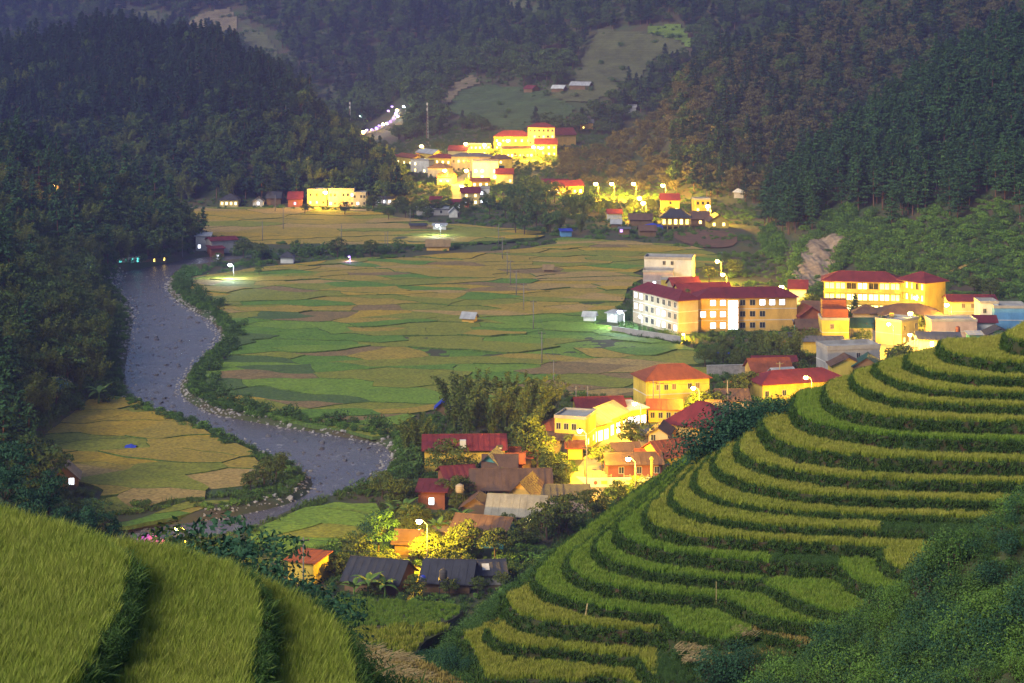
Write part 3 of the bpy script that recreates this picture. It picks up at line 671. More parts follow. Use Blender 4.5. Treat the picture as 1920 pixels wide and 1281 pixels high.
def tuft(seed, n=26, H=0.6, R=0.28, w=0.022, droop=0.35):
    """grass or rice: thin bent blades from one root"""
    r = np.random.default_rng(seed); V = []; F = []
    for i in range(n):
        a = r.random()*6.283; b0 = np.array([math.cos(a), math.sin(a), 0])*R*math.sqrt(r.random()); d = r.random()*6.283
        h = H*(0.6+0.5*r.random()); lean = droop*h*(0.25+r.random()); dv = np.array([math.cos(d), math.sin(d), 0]); sv = np.array([-math.sin(d+.8), math.cos(d+.8), 0])*w*(.6+.8*r.random())
        k = len(V)
        V += [b0-sv, b0+sv, b0+dv*lean*.3+np.array([0,0,h*.62])+sv, b0+dv*lean*.3+np.array([0,0,h*.62])-sv, b0+dv*lean+np.array([0,0,h])]
        F += [(k, k+1, k+2, k+3), (k+3, k+2, k+4)]
    return np.array(V), F

KIND = {}
def kind(name, crown, trunk, cm, tm):
    """meshes of one kind of plant: crown, trunk, and both in one for woods seen as a mass"""
    V, F = joinVF([crown, trunk]); nc_ = len(crown[1])
    k = KIND.setdefault(name, [])
    k.append(dict(crown=newmesh(name+'_crown', crown[0], crown[1], cm), trunk=newmesh(name+'_trunk', trunk[0], trunk[1], tm),
                  both=newmesh(name+'_whole', V, F, [cm, tm], [0]*nc_+[1]*len(trunk[1]))))
for s in range(4):
    kind('pine', pine_crown(s, 18.0, (0.34,0.22,0.28,0.16)[s]), pine_trunk(s), M['pine'], M['pine_trunk'])
    kind('dark_pine', pine_crown(20+s, 15, 0.28, 2.9), pine_trunk(20+s, 15), M['pine_dark'], M['pine_trunk'])
    kind('broad', broad_crown(40+s), broad_trunk(40+s), M['broad'], M['trunk'])
    kind('brownish', broad_crown(45+s), broad_trunk(45+s), M['brownish'], M['trunk'])
    kind('village', broad_crown(60+s, 7, 3.2, 30, 60, 0.24), broad_trunk(60+s, 7, 3.2), M['broad_near'], M['trunk'])
    kind('shrub', shrub_crown(80+s), shrub_stem(80+s), M['shrub'], M['trunk'])
    kind('bright', shrub_crown(90+s, 1.5, 1.3, 260, 0.2), shrub_stem(90+s, 1.2), M['bright_shrub'], M['trunk'])
for s in range(3):
    kind('teal_near', broad_crown(140+s, 12, 3.0, 70, 95, 0.115, 0.15), broad_trunk(140+s, 12, 3.0, .16), M['teal_leaf'], M['trunk'])
    kind('brown_near', broad_crown(150+s, 12, 2.8, 60, 90, 0.105, 0.15), broad_trunk(150+s, 12, 2.8, .16), M['broad_near'], M['trunk'])
    c, t = bamboo(100+s); kind('bamboo', c, t, M['bamboo'], M['bamboo'])
    kind('teal', broad_crown(110+s, 6, 2.3, 30, 90, 0.14, 0.2), broad_trunk(110+s, 6, 2.3, .14), M['teal_leaf'], M['trunk'])
    kind('thick', shrub_crown(170+s, 0.8, 1.1, 900, 0.042), shrub_stem(170+s, 1.0), M['bright_shrub'], M['trunk'])
    kind('thick_teal', shrub_crown(175+s, 0.8, 1.2, 900, 0.042), shrub_stem(175+s, 1.0), M['teal_leaf'], M['trunk'])
    kind('bush_near', shrub_crown(160+s, 2.4, 3.4, 4200, 0.085), shrub_stem(160+s, 2.8), M['teal_leaf'], M['trunk'])
    kind('leafy', shrub_crown(120+s, 0.9, 1.2, 800, 0.045), shrub_stem(120+s, 1.0), M['shrub'], M['trunk'])
    kind('teal_bush', shrub_crown(130+s, 1.5, 2.0, 1500, 0.075), shrub_stem(130+s, 1.8), M['teal_leaf'], M['trunk'])

def single(name, meshes_mats):
    out = []
    for i, (V, F) in enumerate(meshes_mats[0]): out.append(newmesh(name, V, F, meshes_mats[1]))
    return out
RICE = {'rice': single('rice_tuft', ([tuft(s, 40, 0.52, 0.26, 0.013, 0.28) for s in range(4)], M['rice'])),
        'rice_green': single('rice_tuft_green', ([tuft(10+s, 40, 0.50, 0.26, 0.013, 0.28) for s in range(4)], M['rice_green'])),
        'rice_near': single('rice_tuft_near', ([tuft(20+s, 40, 0.52, 0.17, 0.0062, 0.34) for s in range(5)], M['rice_near'])),
        'stubble': single('stubble_tuft', ([tuft(30+s, 24, 0.34, 0.26, 0.016, 0.2) for s in range(3)], M['stubble'])),
        'grass': single('grass_tuft', ([tuft(40+s, 26, 0.48, 0.30, 0.026, 0.9) for s in range(4)], M['grass'])),
        'weed': [k['both'] for k in KIND['leafy']]}

def scatter(name, P, meshes, scale, label, cat, tilt=0.0, yaw=True, aniso=0.0):
    """one object of uncountable plants: points that carry instances of the given meshes"""
    P = np.asarray(P, float); n = len(P)
    me = bpy.data.meshes.new(name); me.vertices.add(n); me.vertices.foreach_set('co', P.ravel())
    rot = np.stack([rng.normal(size=n)*tilt, rng.normal(size=n)*tilt, rng.random(n)*6.283], -1)
    s = np.asarray(scale, float)*np.ones(n); S3 = np.stack([s, s, s*(1+aniso*rng.normal(size=n))], -1)
    for nm, typ, arr in (('rot', 'FLOAT_VECTOR', rot), ('scl', 'FLOAT_VECTOR', S3)):
        at_ = me.attributes.new(nm, typ, 'POINT'); at_.data.foreach_set('vector', arr.ravel())
    at_ = me.attributes.new('pick', 'INT', 'POINT'); at_.data.foreach_set('value', rng.integers(0, len(meshes), n).astype(np.int32))
    o = mobj(name, me); tag(o, label, cat, kind='stuff')
    ng = bpy.data.node_groups.new(name, 'GeometryNodeTree')
    ng.interface.new_socket('Geometry', in_out='INPUT', socket_type='NodeSocketGeometry')
    ng.interface.new_socket('Geometry', in_out='OUTPUT', socket_type='NodeSocketGeometry')
    gi = ng.nodes.new('NodeGroupInput'); go = ng.nodes.new('NodeGroupOutput')
    jn = ng.nodes.new('GeometryNodeJoinGeometry')
    for mm in meshes:
        key = 'proto_'+mm.name
        po = bpy.data.objects.get(key) or bpy.data.objects.new(key, mm)
        oi = ng.nodes.new('GeometryNodeObjectInfo'); oi.inputs['Object'].default_value = po; oi.inputs['As Instance'].default_value = True
        ng.links.new(oi.outputs['Geometry'], jn.inputs[0])
    ip = ng.nodes.new('GeometryNodeInstanceOnPoints'); ip.inputs['Pick Instance'].default_value = True
    def named(nm, typ):
        q = ng.nodes.new('GeometryNodeInputNamedAttribute'); q.data_type = typ; q.inputs[0].default_value = nm; return q.outputs[0]
    e2r = ng.nodes.new('FunctionNodeEulerToRotation')
    ng.links.new(named('rot', 'FLOAT_VECTOR'), e2r.inputs[0])
    ng.links.new(gi.outputs[0], ip.inputs['Points']); ng.links.new(jn.outputs[0], ip.inputs['Instance'])
    ng.links.new(named('pick', 'INT'), ip.inputs['Instance Index']); ng.links.new(e2r.outputs[0], ip.inputs['Rotation'])
    ng.links.new(named('scl', 'FLOAT_VECTOR'), ip.inputs['Scale']); ng.links.new(ip.outputs[0], go.inputs[0])
    md = o.modifiers.new('plants', 'NODES'); md.node_group = ng
    return o

# rice on the near terraces, banks between them
def fill(poly, holes, dens, inset=0.25, ymax=None):
    P = np.array(poly); x0, y0 = P.min(0); x1, y1 = P.max(0); y1 = min(y1, ymax or 1e9); x1 = min(x1, 66)
    n = int((x1-x0)*(y1-y0)*dens); X = x0+rng.random(n)*(x1-x0); Y = y0+rng.random(n)*(y1-y0)
    t = CX+FPX*X/Y; k = (t > -60) & (t < 2240); X, Y = X[k], Y[k]
    k = pip(poly, X, Y); X, Y = X[k], Y[k]
    k = segdist(poly, X, Y) > inset; X, Y = X[k], Y[k]
    for h, out in holes:
        k = ~(pip(h, X, Y) | (segdist(h, X, Y) < out)); X, Y = X[k], Y[k]
    return X, Y
END_X = {11: 1648, 13: 1447, 14: 1425, 15: 1385}   # where a rice strip stops before the slope goes on
rice_T = []; green_T = []; bank_T = []
for i, (p, z) in enumerate(zip(T_POLY, T_Z)):
    holes = [(T_POLY[i-1], 0.5)] if i else []
    X, Y = fill(p, holes, 15, 0.30)
    px, py = proj(X, Y, z)
    if i in END_X and i not in (13, 14, 15):
        k = px < END_X[i]; bank = ~k
    elif i in (13, 14, 15):
        k = (px < END_X[i]) | (px > {13:1575, 14:1436, 15:1364}[i]); bank = ~k
    else: k = np.ones(len(X), bool); bank = ~k
    if i == 16: k &= (px < 1405)            # the last strip on the right is already cut
    if i == 17: k &= (px < 1262)
    if i == 18: k &= (px < 1230)
    if i >= 17: bank |= ~k
    k &= ~((i == 0) & (px < 1870))
    tgt = green_T if i in (6, 13, 14, 15, 16) else rice_T
    tgt.append(np.stack([X[k], Y[k], np.full(k.sum(), z)], -1))
    if bank.any(): bank_T.append(np.stack([X[bank], Y[bank], np.full(bank.sum(), z)], -1))
rice_T = np.concatenate(rice_T); green_T = np.concatenate(green_T)
print('rice', len(rice_T), len(green_T))
scatter('rice', rice_T, RICE['rice'], 0.8+0.35*rng.random(len(rice_T)), 'ripening yellow green rice on the terraced hill', 'rice', 0.08)
scatter('rice', green_T, RICE['rice_green'], 0.8+0.35*rng.random(len(green_T)), 'greener rice strips on the terraced hill', 'rice', 0.08)
# stubble strip and cut fields
k16 = fill(T_POLY[16], [(T_POLY[15], 0.4)], 9, 0.2); pxs, _ = proj(k16[0], k16[1], T_Z[16]); kk = pxs > 1412
cut = [np.stack([k16[0][kk], k16[1][kk], np.full(kk.sum(), T_Z[16])], -1)]
k17 = fill(T_POLY[17], [(T_POLY[16], 0.4)], 9, 0.2); pxs, _ = proj(k17[0], k17[1], T_Z[17]); kk = pxs > 1262
cut.append(np.stack([k17[0][kk], k17[1][kk], np.full(kk.sum(), T_Z[17])], -1))
X, Y = fill(DIP_POLY[2], [], 7, 0.2); cut.append(np.stack([X, Y, np.full(len(X), DIP[2][1])], -1))
cut = np.concatenate(cut)
scatter('rice_stubble', cut, RICE['stubble'], 0.8+0.5*rng.random(len(cut)), 'straw coloured stubble of cut rice in the lower fields', 'stubble', 0.15)
for j, nm in ((0, 'rice_green'), (1, 'rice')):
    X, Y = fill(DIP_POLY[j], [], 6, 0.3); scatter('rice', np.stack([X, Y, np.full(len(X), DIP[j][1])], -1), RICE[nm], 0.9+0.3*rng.random(len(X)), ['green rice in the dip below the dark roofed houses', 'yellow rice in the dip between the two near hills'][j], 'rice', 0.08)
# near hill on the left
pts = []
for j, (p, z) in enumerate(zip(L_POLY, L_Z)):
    X, Y = fill(p, [(L_POLY[j-1], 0.45)] if j else [], 66, 0.12); pts.append(np.stack([X, Y, np.full(len(X), z)], -1))
near = np.concatenate(pts); near = near[near[:, 1] > 36]
print('near rice', len(near))
scatter('rice', near, RICE['rice_near'], 0.8+0.4*rng.random(len(near)), 'dense yellow green rice on the near hill at lower left', 'rice', 0.10)

# grass and weeds on the banks between the fields
G = []; W = []
def bank_points(curve, z, h, dens, lo=0.0, batter=0.45):
    C = np.array(curve); d = np.diff(C, axis=0); L = np.linalg.norm(d, axis=1); tot = L.sum(); n = int(tot*dens)
    s = np.sort(rng.random(n))*tot; cs = np.concatenate([[0], np.cumsum(L)]); i = np.clip(np.searchsorted(cs, s)-1, 0, len(L)-1)
    f = (s-cs[i])/(L[i]+1e-9); p = C[i]+d[i]*f[:, None]; nrm = np.stack([d[i][:, 1], -d[i][:, 0]], -1)/(L[i][:, None]+1e-9)
    u = rng.random(n)
    return p, nrm, u
for i, (c, z) in enumerate(zip(T_CURVE, T_Z)):
    h = (z-T_Z[i+1]) if i+1 < len(T_Z) else 1.2
    p, nn, u = bank_points(c, z, h, 16)
    # outward: away from the terrace inside
    q = p+nn*0.3; ins = pip(T_POLY[i], q[:, 0], q[:, 1]); nn[ins] *= -1
    o = np.stack([p[:, 0]+nn[:, 0]*(0.45*u*h/2.2+0.03), p[:, 1]+nn[:, 1]*(0.45*u*h/2.2+0.03), z-u*h], -1)
    vis = (proj(o[:, 0], o[:, 1], o[:, 2])[0] < 2240)
    G.append(o[vis]); W.append(o[vis][rng.random(vis.sum()) < 0.07])
for i, (c, z) in enumerate(zip(L_POLY, L_Z)):
    p, nn, u = bank_points(c+[c[0]], z, 1.4, 45); q = p+nn*0.2; ins = pip(c, q[:, 0], q[:, 1]); nn[ins] *= -1
    o = np.stack([p[:, 0]+nn[:, 0]*(0.4*u*.7+0.02), p[:, 1]+nn[:, 1]*(0.4*u*.7+0.02), z-u*1.3], -1); o = o[(o[:, 1] > 36)]
    G.append(o[rng.random(len(o)) < .45]); W.append(o[rng.random(len(o)) < 0.5])
G = np.concatenate(G); W = np.concatenate(W+bank_T) if bank_T else np.concatenate(W)
print('bank', len(G), len(W))
scatter('bank_grass', G, RICE['grass'], 0.55+0.5*rng.random(len(G)), 'dark green grass on the terrace banks', 'grass', 0.35)
scatter('bank_weeds', W, RICE['weed'], 0.22+0.22*rng.random(len(W)), 'low leafy weeds on the terrace banks', 'weeds', 0.3)

# rough grass and thickets on the near slopes outside the fields
n = 60000
X = -45+rng.random(n)*110; Y = 62+rng.random(n)*190
Z = near_ground(X, Y); px, py = proj(X, Y, Z)
k = (px > -60) & (px < 2240) & (py < 1400) & (Z > 2)
for p in T_POLY+L_POLY+DIP_POLY: k &= ~pip(p, X, Y)
X, Y, Z, px, py = X[k], Y[k], Z[k], px[k], py[k]
print('slope', len(X))
SL = np.stack([X, Y, Z], -1); thick = (px > 1390) & (Y < 150)
a = SL[thick]; _cl = np.clip(0.5+0.9*vnoise(a[:, 0]/2.6, a[:, 1]/2.6, 61)+0.5*vnoise(a[:, 0]/0.9, a[:, 1]/0.9, 62), 0, 1.6)
scatter('hillside_thicket', a, [k_['both'] for kk_ in ('leafy', 'leafy', 'thick', 'thick_teal', 'thick') for k_ in KIND[kk_]]+RICE['grass']*2, (0.62+0.75*_cl)*(0.7+0.6*rng.random(len(a))), 'dense leafy thicket on the slope at lower right', 'thicket', 0.2)
b_ = SL[~thick]; sel = rng.random(len(b_)) < 0.45
scatter('hillside_scrub', b_[sel], [k_['both'] for k_ in KIND['leafy']], 0.6+0.7*rng.random(sel.sum()), 'low green scrub on the flanks of the near hills', 'scrub', 0.25)
scatter('hillside_grass', b_[~sel], RICE['grass'], 1.2+0.9*rng.random((~sel).sum()), 'rough grass on the flanks of the near hills', 'grass', 0.25)

# ---------------------------------------------------------------- trees that can be told apart
def plant(kindname, name, loc, s, rz=None, label=None, cat='tree', group=None, v=None, crown='crown', trunk='trunk', sz=None):
    kk = KIND[kindname]; k = kk[rnd.randrange(len(kk)) if v is None else v % len(kk)]
    e = empty(name, loc, rnd.random()*6.283 if rz is None else rz, label, cat, group); e.scale = (s, s, s*(sz or 1))
    for pn, mm in ((trunk, k['trunk']), (crown, k['crown'])):
        link(bpy.data.objects.new(pn, mm), e)
    return e

# forests: points on each mountain
FIELDS = [  # open fields on the mountainsides, as outlines in the photo
 ('hillside_field', 'f_olive', [(1060,152),(1090,112),(1092,92),(1122,56),(1205,62),(1280,78),(1296,104),(1238,108),(1214,128),(1206,152),(1130,160)], 'terraced maize field high on the central mountainside'),
 ('hillside_field', 'f_lime', [(1208,50),(1278,46),(1302,84),(1292,98),(1270,78),(1212,64)], 'bright green plot along the top of the maize field'),
 ('hillside_field', 'f_green', [(830,212),(860,172),(905,160),(1000,166),(1060,190),(1085,206),(1060,226),(960,252),(900,232)], 'grassy field on the slope above the far town'),
 ('hillside_field', 'f_tan', [(822,196),(846,160),(886,138),(906,158),(866,172),(850,192),(838,206)], 'pale bare field at the left edge of the grassy slope'),
 ('hillside_field', 'f_olive', [(578,196),(604,168),(642,148),(640,166),(612,190),(590,206)], 'striped terrace field above the mast on the left'),
 ('hillside_field', 'f_tan', [(336,50),(380,24),(432,14),(450,40),(442,66),(372,58)], 'pale terraced field beyond the round hill'),
 ('hillside_field', 'f_olive', [(452,40),(500,64),(526,100),(520,120),(476,104),(448,76)], 'thin scrubby field beside the round hill crest'),
 ('hillside_field', 'f_olive', [(238,22),(300,20),(302,46),(244,42)], 'faint terraced field behind the round hill crest'),
 ('hillside_field', 'f_olive', [(930,10),(1006,-6),(998,14),(962,24)], 'small striped terrace at the top edge'),
 ('hillside_field', 'f_tan', [(1690,10),(1716,8),(1714,20),(1694,22)], 'tiny pale clearing at the top right'),
 ('hillside_field', 'f_olive', [(1018,168),(1150,148),(1172,166),(1110,196),(1030,190)], 'terraced plot around the tin roofed huts'),
]
FPOLY = [q for _, _, q, _ in FIELDS]+[[(666,290),(676,240),(712,220),(730,194),(754,184),(772,206),(764,240),(730,268),(690,292)]]
def in_fields(px, py):
    r = np.zeros(len(px), bool)
    for q in FPOLY: r |= pip(q, px, py)
    return r
def wood(nm, cell, jit=0.45, ymax_extra=1.10, cond=None):
    h = HILLS[nm]; lo = max(h['lim'][0], -140); hi = min(h['lim'][1], 2060)
    Fm = min(p[1] for p in h['F']); Dm = max(p[1] for p in h['D'])*ymax_extra
    x0 = (lo-CX)*Dm/FPX; x1 = (hi-CX)*Dm/FPX
    gx, gy = np.meshgrid(np.arange(x0, x1, cell), np.arange(Fm, Dm, cell))
    X = (gx+rng.normal(size=gx.shape)*cell*jit).ravel(); Y = (gy+rng.normal(size=gy.shape)*cell*jit).ravel()
    t = CX+FPX*X/Y; D = I(t, h['D']); F = I(t, h['F']); u = (Y-F)/(D-F)
    k = (t > lo) & (t < hi) & (u > 0.02) & (u < 1.12); X, Y, u = X[k], Y[k], u[k]
    z = hill_z(nm, X, Y); g = far_ground(X, Y); k = (z > 0.5) & (z >= g-0.6); X, Y, z, u = X[k], Y[k], z[k], u[k]
    px, py = proj(X, Y, z); k = (py > -130) & ~in_fields(px, py) & ~in_fields(px, py-12); 
    if cond is not None: k &= cond(px, py, u)
    return np.stack([X, Y, z], -1)[k], px[k], py[k], u[k]
def mass(name, P, kinds, scale, label):
    ms = [q['both'] for kk in kinds for q in KIND[kk]]
    return scatter(name, P, ms, scale, label, 'forest', 0.04, aniso=0.12)

P, px, py, u = wood('round_hill', 6.2)
hi_ = (py < 250) & (rng.random(len(P)) < 0.85)
mass('forest', P[hi_], ['dark_pine'], 0.72+0.4*rng.random(hi_.sum()), 'dark pine wood covering the crest of the round hill')
mass('forest', P[~hi_], ['broad', 'broad', 'dark_pine', 'bamboo'], 0.75+0.5*rng.random((~hi_).sum()), 'mixed broadleaf wood on the lower round hill')
P, px, py, u = wood('far_mountain', 9.5); mass('forest', P, ['broad', 'dark_pine'], 0.9+0.6*rng.random(len(P)), 'hazy blue forest on the farthest mountainside')
P, px, py, u = wood('central_mountain', 7.4, cond=lambda a, b, c: ~((a > 800) & (a < 1110) & (b > 120) & (b < 262) & (vnoise(a/14., b/9., 5) > -0.35)))
mass('forest', P, ['broad', 'dark_pine', 'broad'], 0.75+0.5*rng.random(len(P)), 'hazy forest on the central mountain above the far town')
P, px, py, u = wood('central_mountain', 5.0, cond=lambda a, b, c: (a > 560) & (a < 1130) & (b > 115))
mass('hillside_shrubs', P, ['shrub', 'shrub', 'bright', 'broad'], 0.9+1.0*rng.random(len(P))**2, 'scrub on the open slope above the far town')
P, px, py, u = wood('lit_spur', 5.6); sm = (px < 1260) & (py > 215)
mass('forest', P[sm], ['shrub', 'brownish', 'bright', 'brownish'], 0.5+0.3*rng.random(sm.sum()), 'scrubby woodland on the lamp lit spur behind the row of street lamps')
mass('forest', P[~sm], ['brownish', 'broad', 'brownish', 'dark_pine'], 0.7+0.45*rng.random((~sm).sum()), 'dense forest on the shoulder right of the far town')
def pine_zone(a, b, c): return (b+26*vnoise(a/40., b*0, 12)+12*vnoise(a/9., b*0, 13) < I(a, [(1340,470),(1480,440),(1600,405),(1740,395),(1920,410),(2100,430)])) & ~((a > 1480) & (a < 1600) & (b > 440))
P, px, py, u = wood('pine_mountain', 4.9, cond=pine_zone)
jit_ = 25*rng.random(len(py)); order = np.argsort(-(py+jit_)); near_p, rest = order[:190], order[190:]
for i in near_p:
    plant('pine', 'pine_tree', P[i]-np.array([0, 0, .3]), 0.8+0.35*rnd.random(), label='tall pine with bare reddish trunk at the foot of the pine mountain', cat='pine tree', group='pines along the foot of the pine mountain')
mass('forest', P[rest], ['pine', 'pine', 'pine', 'broad'], 0.72+0.35*rng.random(len(rest)), 'dense pine forest on the steep mountain at upper right')
P, px, py, u = wood('pine_mountain', 2.2, cond=lambda a, b, c: ~pine_zone(a, b, c) & ~((a > 1468) & (a < 1604) & (b > 436) & (b < 558)))
mass('hillside_shrubs', P, ['bright', 'bright', 'shrub'], 0.9+0.8*rng.random(len(P)), 'low green shrubs on the slope behind the lit school')
# left slope above the river
gx, gy = np.meshgrid(np.arange(-240, -78, 5.2), np.arange(300, 850, 5.6))
X = (gx+rng.normal(size=gx.shape)*2.2).ravel(); Y = (gy+rng.normal(size=gy.shape)*2.2).ravel(); Z = left_slope_z(X, Y)
px, py = proj(X, Y, Z); k = (Z > 0.4) & (px > -140) & (px < 420)
X, Y, Z, px, py = X[k], Y[k], Z[k], px[k], py[k]; P = np.stack([X, Y, Z], -1)
foot = Z < 14
order = np.argsort(Y*0.6-px*0.25)
vis = [i for i in order if foot[i] and px[i] > 60][:130]; vs = set(vis)
for i in vis:
    if rnd.random() < 0.45: plant('bamboo', 'bamboo_clump', P[i], 0.65+0.4*rnd.random(), label='feathery bamboo clump at the foot of the left bank wood', cat='bamboo', group='bamboo clumps along the left bank')
    else: plant('broad', 'bank_tree', P[i], 0.7+0.45*rnd.random(), label='dark leafy tree at the foot of the left bank wood', cat='tree', group='leafy trees along the left bank')
rest = np.array([i for i in range(len(P)) if i not in vs])
mass('forest', P[rest], ['broad', 'bamboo', 'broad', 'pine'], 0.7+0.45*rng.random(len(rest)), 'dark mixed wood on the slope left of the river')

un = np.column_stack([rng.uniform(-240, -76, 9000), rng.uniform(300, 800, 9000)]); uz = left_slope_z(un[:, 0], un[:, 1]); k = (uz > -.5) & (uz < 22)
pu, _ = proj(un[:, 0], un[:, 1], uz); k &= (pu > -60) & (pu < 420)
scatter('understory', np.column_stack([un, uz])[k], [q['both'] for q in KIND['shrub']], 1.0+1.2*rng.random(k.sum()), 'shrubs under the trees of the left bank wood', 'shrubs', .1)
# open fields draped on the mountainsides
def drape(poly, lift, step=7.0, furrow=0.0, ymin=850.0):
    xs = [p[0] for p in poly]; ys = [p[1] for p in poly]; V = []; F = []; id_ = {}
    nx = max(2, int((max(xs)-min(xs))/step)); ny = max(2, int((max(ys)-min(ys))/(step*0.35)))
    for i in range(nx+1):
        for j in range(ny+1):
            x = min(xs)+(max(xs)-min(xs))*i/nx; y = min(ys)+(max(ys)-min(ys))*j/ny
            if pip(poly, np.array([x]), np.array([y]))[0]:
                p = at(x, y, 0, ymin); id_[(i, j)] = len(V); V.append((p.x, p.y, p.z+lift+furrow*(j % 2)))
    for i in range(nx):
        for j in range(ny):
            q = [(i,j),(i,j+1),(i+1,j+1),(i+1,j)]
            if all(a in id_ for a in q): F.append(tuple(id_[a] for a in q))
    return V, F
_fp = []
for nm, colr, q, lab in FIELDS:
    for x, y in zip(rng.uniform(min(a for a, b in q), max(a for a, b in q), 60), rng.uniform(min(b for a, b in q), max(b for a, b in q), 60)):
        if pip(q, np.array([x]), np.array([y]))[0] and vnoise(x/13, y/7, 3) > .1: _fp.append(at(x, y, 0, 850.0))
scatter('field_shrubs', np.array(_fp), [q_['both'] for q_ in KIND['shrub']], 1.0+1.6*rng.random(len(_fp))**2, 'scattered shrubs on the mountainside fields', 'shrubs')
for nm, colr, q, lab in FIELDS:
    V, F = drape(q, 0.7, 6.0, 0.5)
    if F: tag(mobj(nm, newmesh(nm, V, F, M['p_'+colr])), lab, kind='structure')
# ---------------------------------------------------------------- buildings
FOOT = []          # plan outlines of buildings, kept clear of scrub
_wc = {}
def wmesh(w, h, key):
    k = (round(w, 2), round(h, 2), key)
    if k not in _wc:
        f = MB(); t = min(0.09, w*0.14)
        f.box(-w/2-t, -w/2, -0.06, 0.05, -t, h+t).box(w/2, w/2+t, -0.06, 0.05, -t, h+t).box(-w/2, w/2, -0.06, 0.05, h, h+t).box(-w/2, w/2, -0.10, 0.05, -t, 0)
        f.box(-0.03, 0.03, -0.05, 0.02, 0, h)
        pn = MB(); pn.box(-w/2, w/2, -0.025, 0.01, 0, h)
        mk = {'w':'e_white','y':'e_warm','Y':'e_yellow','d':'glass','s':'shutter','c':'e_cyan','v':'e_violet'}[key]
        _wc[k] = (f.mesh('window', M['frame']), pn.mesh('pane', M[mk]), pn.mesh('window', M[mk]))
    return _wc[k]
def add_windows(root, face, W, D, rows, sh, ww=0.9, wh=1.2, sill=1.0, x0=0.0, x1=None, fine=True):
    """rows: one string per storey from the ground up; each letter one window, '.' none, 'D' a door"""
    Lx = W if face in 'fb' else D; x1 = Lx if x1 is None else x1
    for r, s in enumerate(rows):
        for i, ch in enumerate(s):
            if ch == '.': continue
            x = x0+(x1-x0)*(i+0.5)/len(s); z = r*sh+sill; w_, h_ = ww, wh
            nm = 'window'
            if ch in 'DL': nm = 'door'; z = r*sh+0.05; w_, h_ = 1.0, 2.1; key = 's' if ch == 'D' else 'Y'
            else: key = ch
            loc, rz = {'f': ((x, -0.005, z), 0), 'r': ((W+0.005, x, z), math.pi/2), 'l': ((-0.005, D-x, z), -math.pi/2)}[face]
            fm, pm, solo = wmesh(w_, h_, key)
            if fine:
                o = mobj(nm, fm, root, loc, (0, 0, rz)); mobj('pane' if nm == 'window' else 'leaf', pm, o)
            else: mobj(nm, solo, root, loc, (0, 0, rz))

def roof_mb(kind_, W, D, h, rise, o, seams=True):
    mb = MB(); t = 0.14
    if seams and kind_ in ('gx', 'shed', 'gy'):        # raised seams where the roof sheets meet
        if kind_ == 'gy':
            n = max(2, int((D+2*o)/1.1)); e = h-o*rise*2/W
            for i in range(n+1):
                y = -o+(D+2*o)*i/n
                for sx in (-1, 1): mb.slab([(W/2, y-.05, h+rise+.05), (W/2, y+.05, h+rise+.05), (W/2+sx*(W/2+o), y+.05, e+.05), (W/2+sx*(W/2+o), y-.05, e+.05)][::sx], .04)
        else:
            n = max(2, int((W+2*o)/1.1)); yt, zt = (D/2, h+rise) if kind_ == 'gx' else (D+o, h+rise); ze = h-o*rise*2/D if kind_ == 'gx' else h
            for i in range(n+1):
                x = -o+(W+2*o)*i/n; mb.slab([(x-.05, -o, ze+.05), (x+.05, -o, ze+.05), (x+.05, yt, zt+.05), (x-.05, yt, zt+.05)], .04)
    if kind_ == 'gx':
        mb.slab([(-o,-o,h-o*rise*2/D),(W+o,-o,h-o*rise*2/D),(W+o,D/2,h+rise),(-o,D/2,h+rise)], t)
        mb.slab([(W+o,D+o,h-o*rise*2/D),(-o,D+o,h-o*rise*2/D),(-o,D/2+.002,h+rise),(W+o,D/2+.002,h+rise)], t)
        mb.tube((-o,D/2,h+rise),(W+o,D/2,h+rise),0.10,k=5)
    elif kind_ == 'gy':
        e = h-o*rise*2/W
        mb.slab([(-o,-o,e),(W/2,-o,h+rise),(W/2,D+o,h+rise),(-o,D+o,e)], t)
        mb.slab([(W/2+.002,-o,h+rise),(W+o,-o,e),(W+o,D+o,e),(W/2+.002,D+o,h+rise)], t)
        mb.tube((W/2,-o,h+rise),(W/2,D+o,h+rise),0.10,k=5)
    elif kind_ == 'hip':
        if W >= D: a, b2 = (D/2, D/2), (W-D/2, D/2)
        else: a, b2 = (W/2, W/2), (W/2, D-W/2)
        c = [(-o,-o,h),(W+o,-o,h),(W+o,D+o,h),(-o,D+o,h)]; r1 = (a[0],a[1],h+rise); r2 = (b2[0],b2[1],h+rise)
        if W >= D: fs = [[c[0],c[1],r2,r1],[c[1],c[2],r2],[c[2],c[3],r1,r2],[c[3],c[0],r1]]
        else: fs = [[c[0],c[1],r1],[c[1],c[2],r2,r1],[c[2],c[3],r2],[c[3],c[0],r1,r2]]
        for f in fs: mb.slab(f, t)
        mb.tube(r1, r2, 0.09, k=5)
        for p, q in ((c[0],r1),(c[3],r1),(c[1],r2 if W >= D else r1),(c[2],r2)): mb.tube(p, q, 0.07, k=4)
    elif kind_ == 'shed':
        mb.slab([(-o,-o,h),(W+o,-o,h),(W+o,D+o,h+rise),(-o,D+o,h+rise)], t)
    elif kind_ == 'flat':
        mb.box(-o, W+o, -o, D+o, h, h+0.18)
        p = 0.18; z1 = h+0.18+rise
        mb.box(-o, W+o, -o, -o+p, h+.18, z1).box(-o, W+o, D+o-p, D+o, h+.18, z1).box(-o, -o+p, -o+p, D+o-p, h+.18, z1).box(W+o-p, W+o, -o+p, D+o-p, h+.18, z1)
    return mb
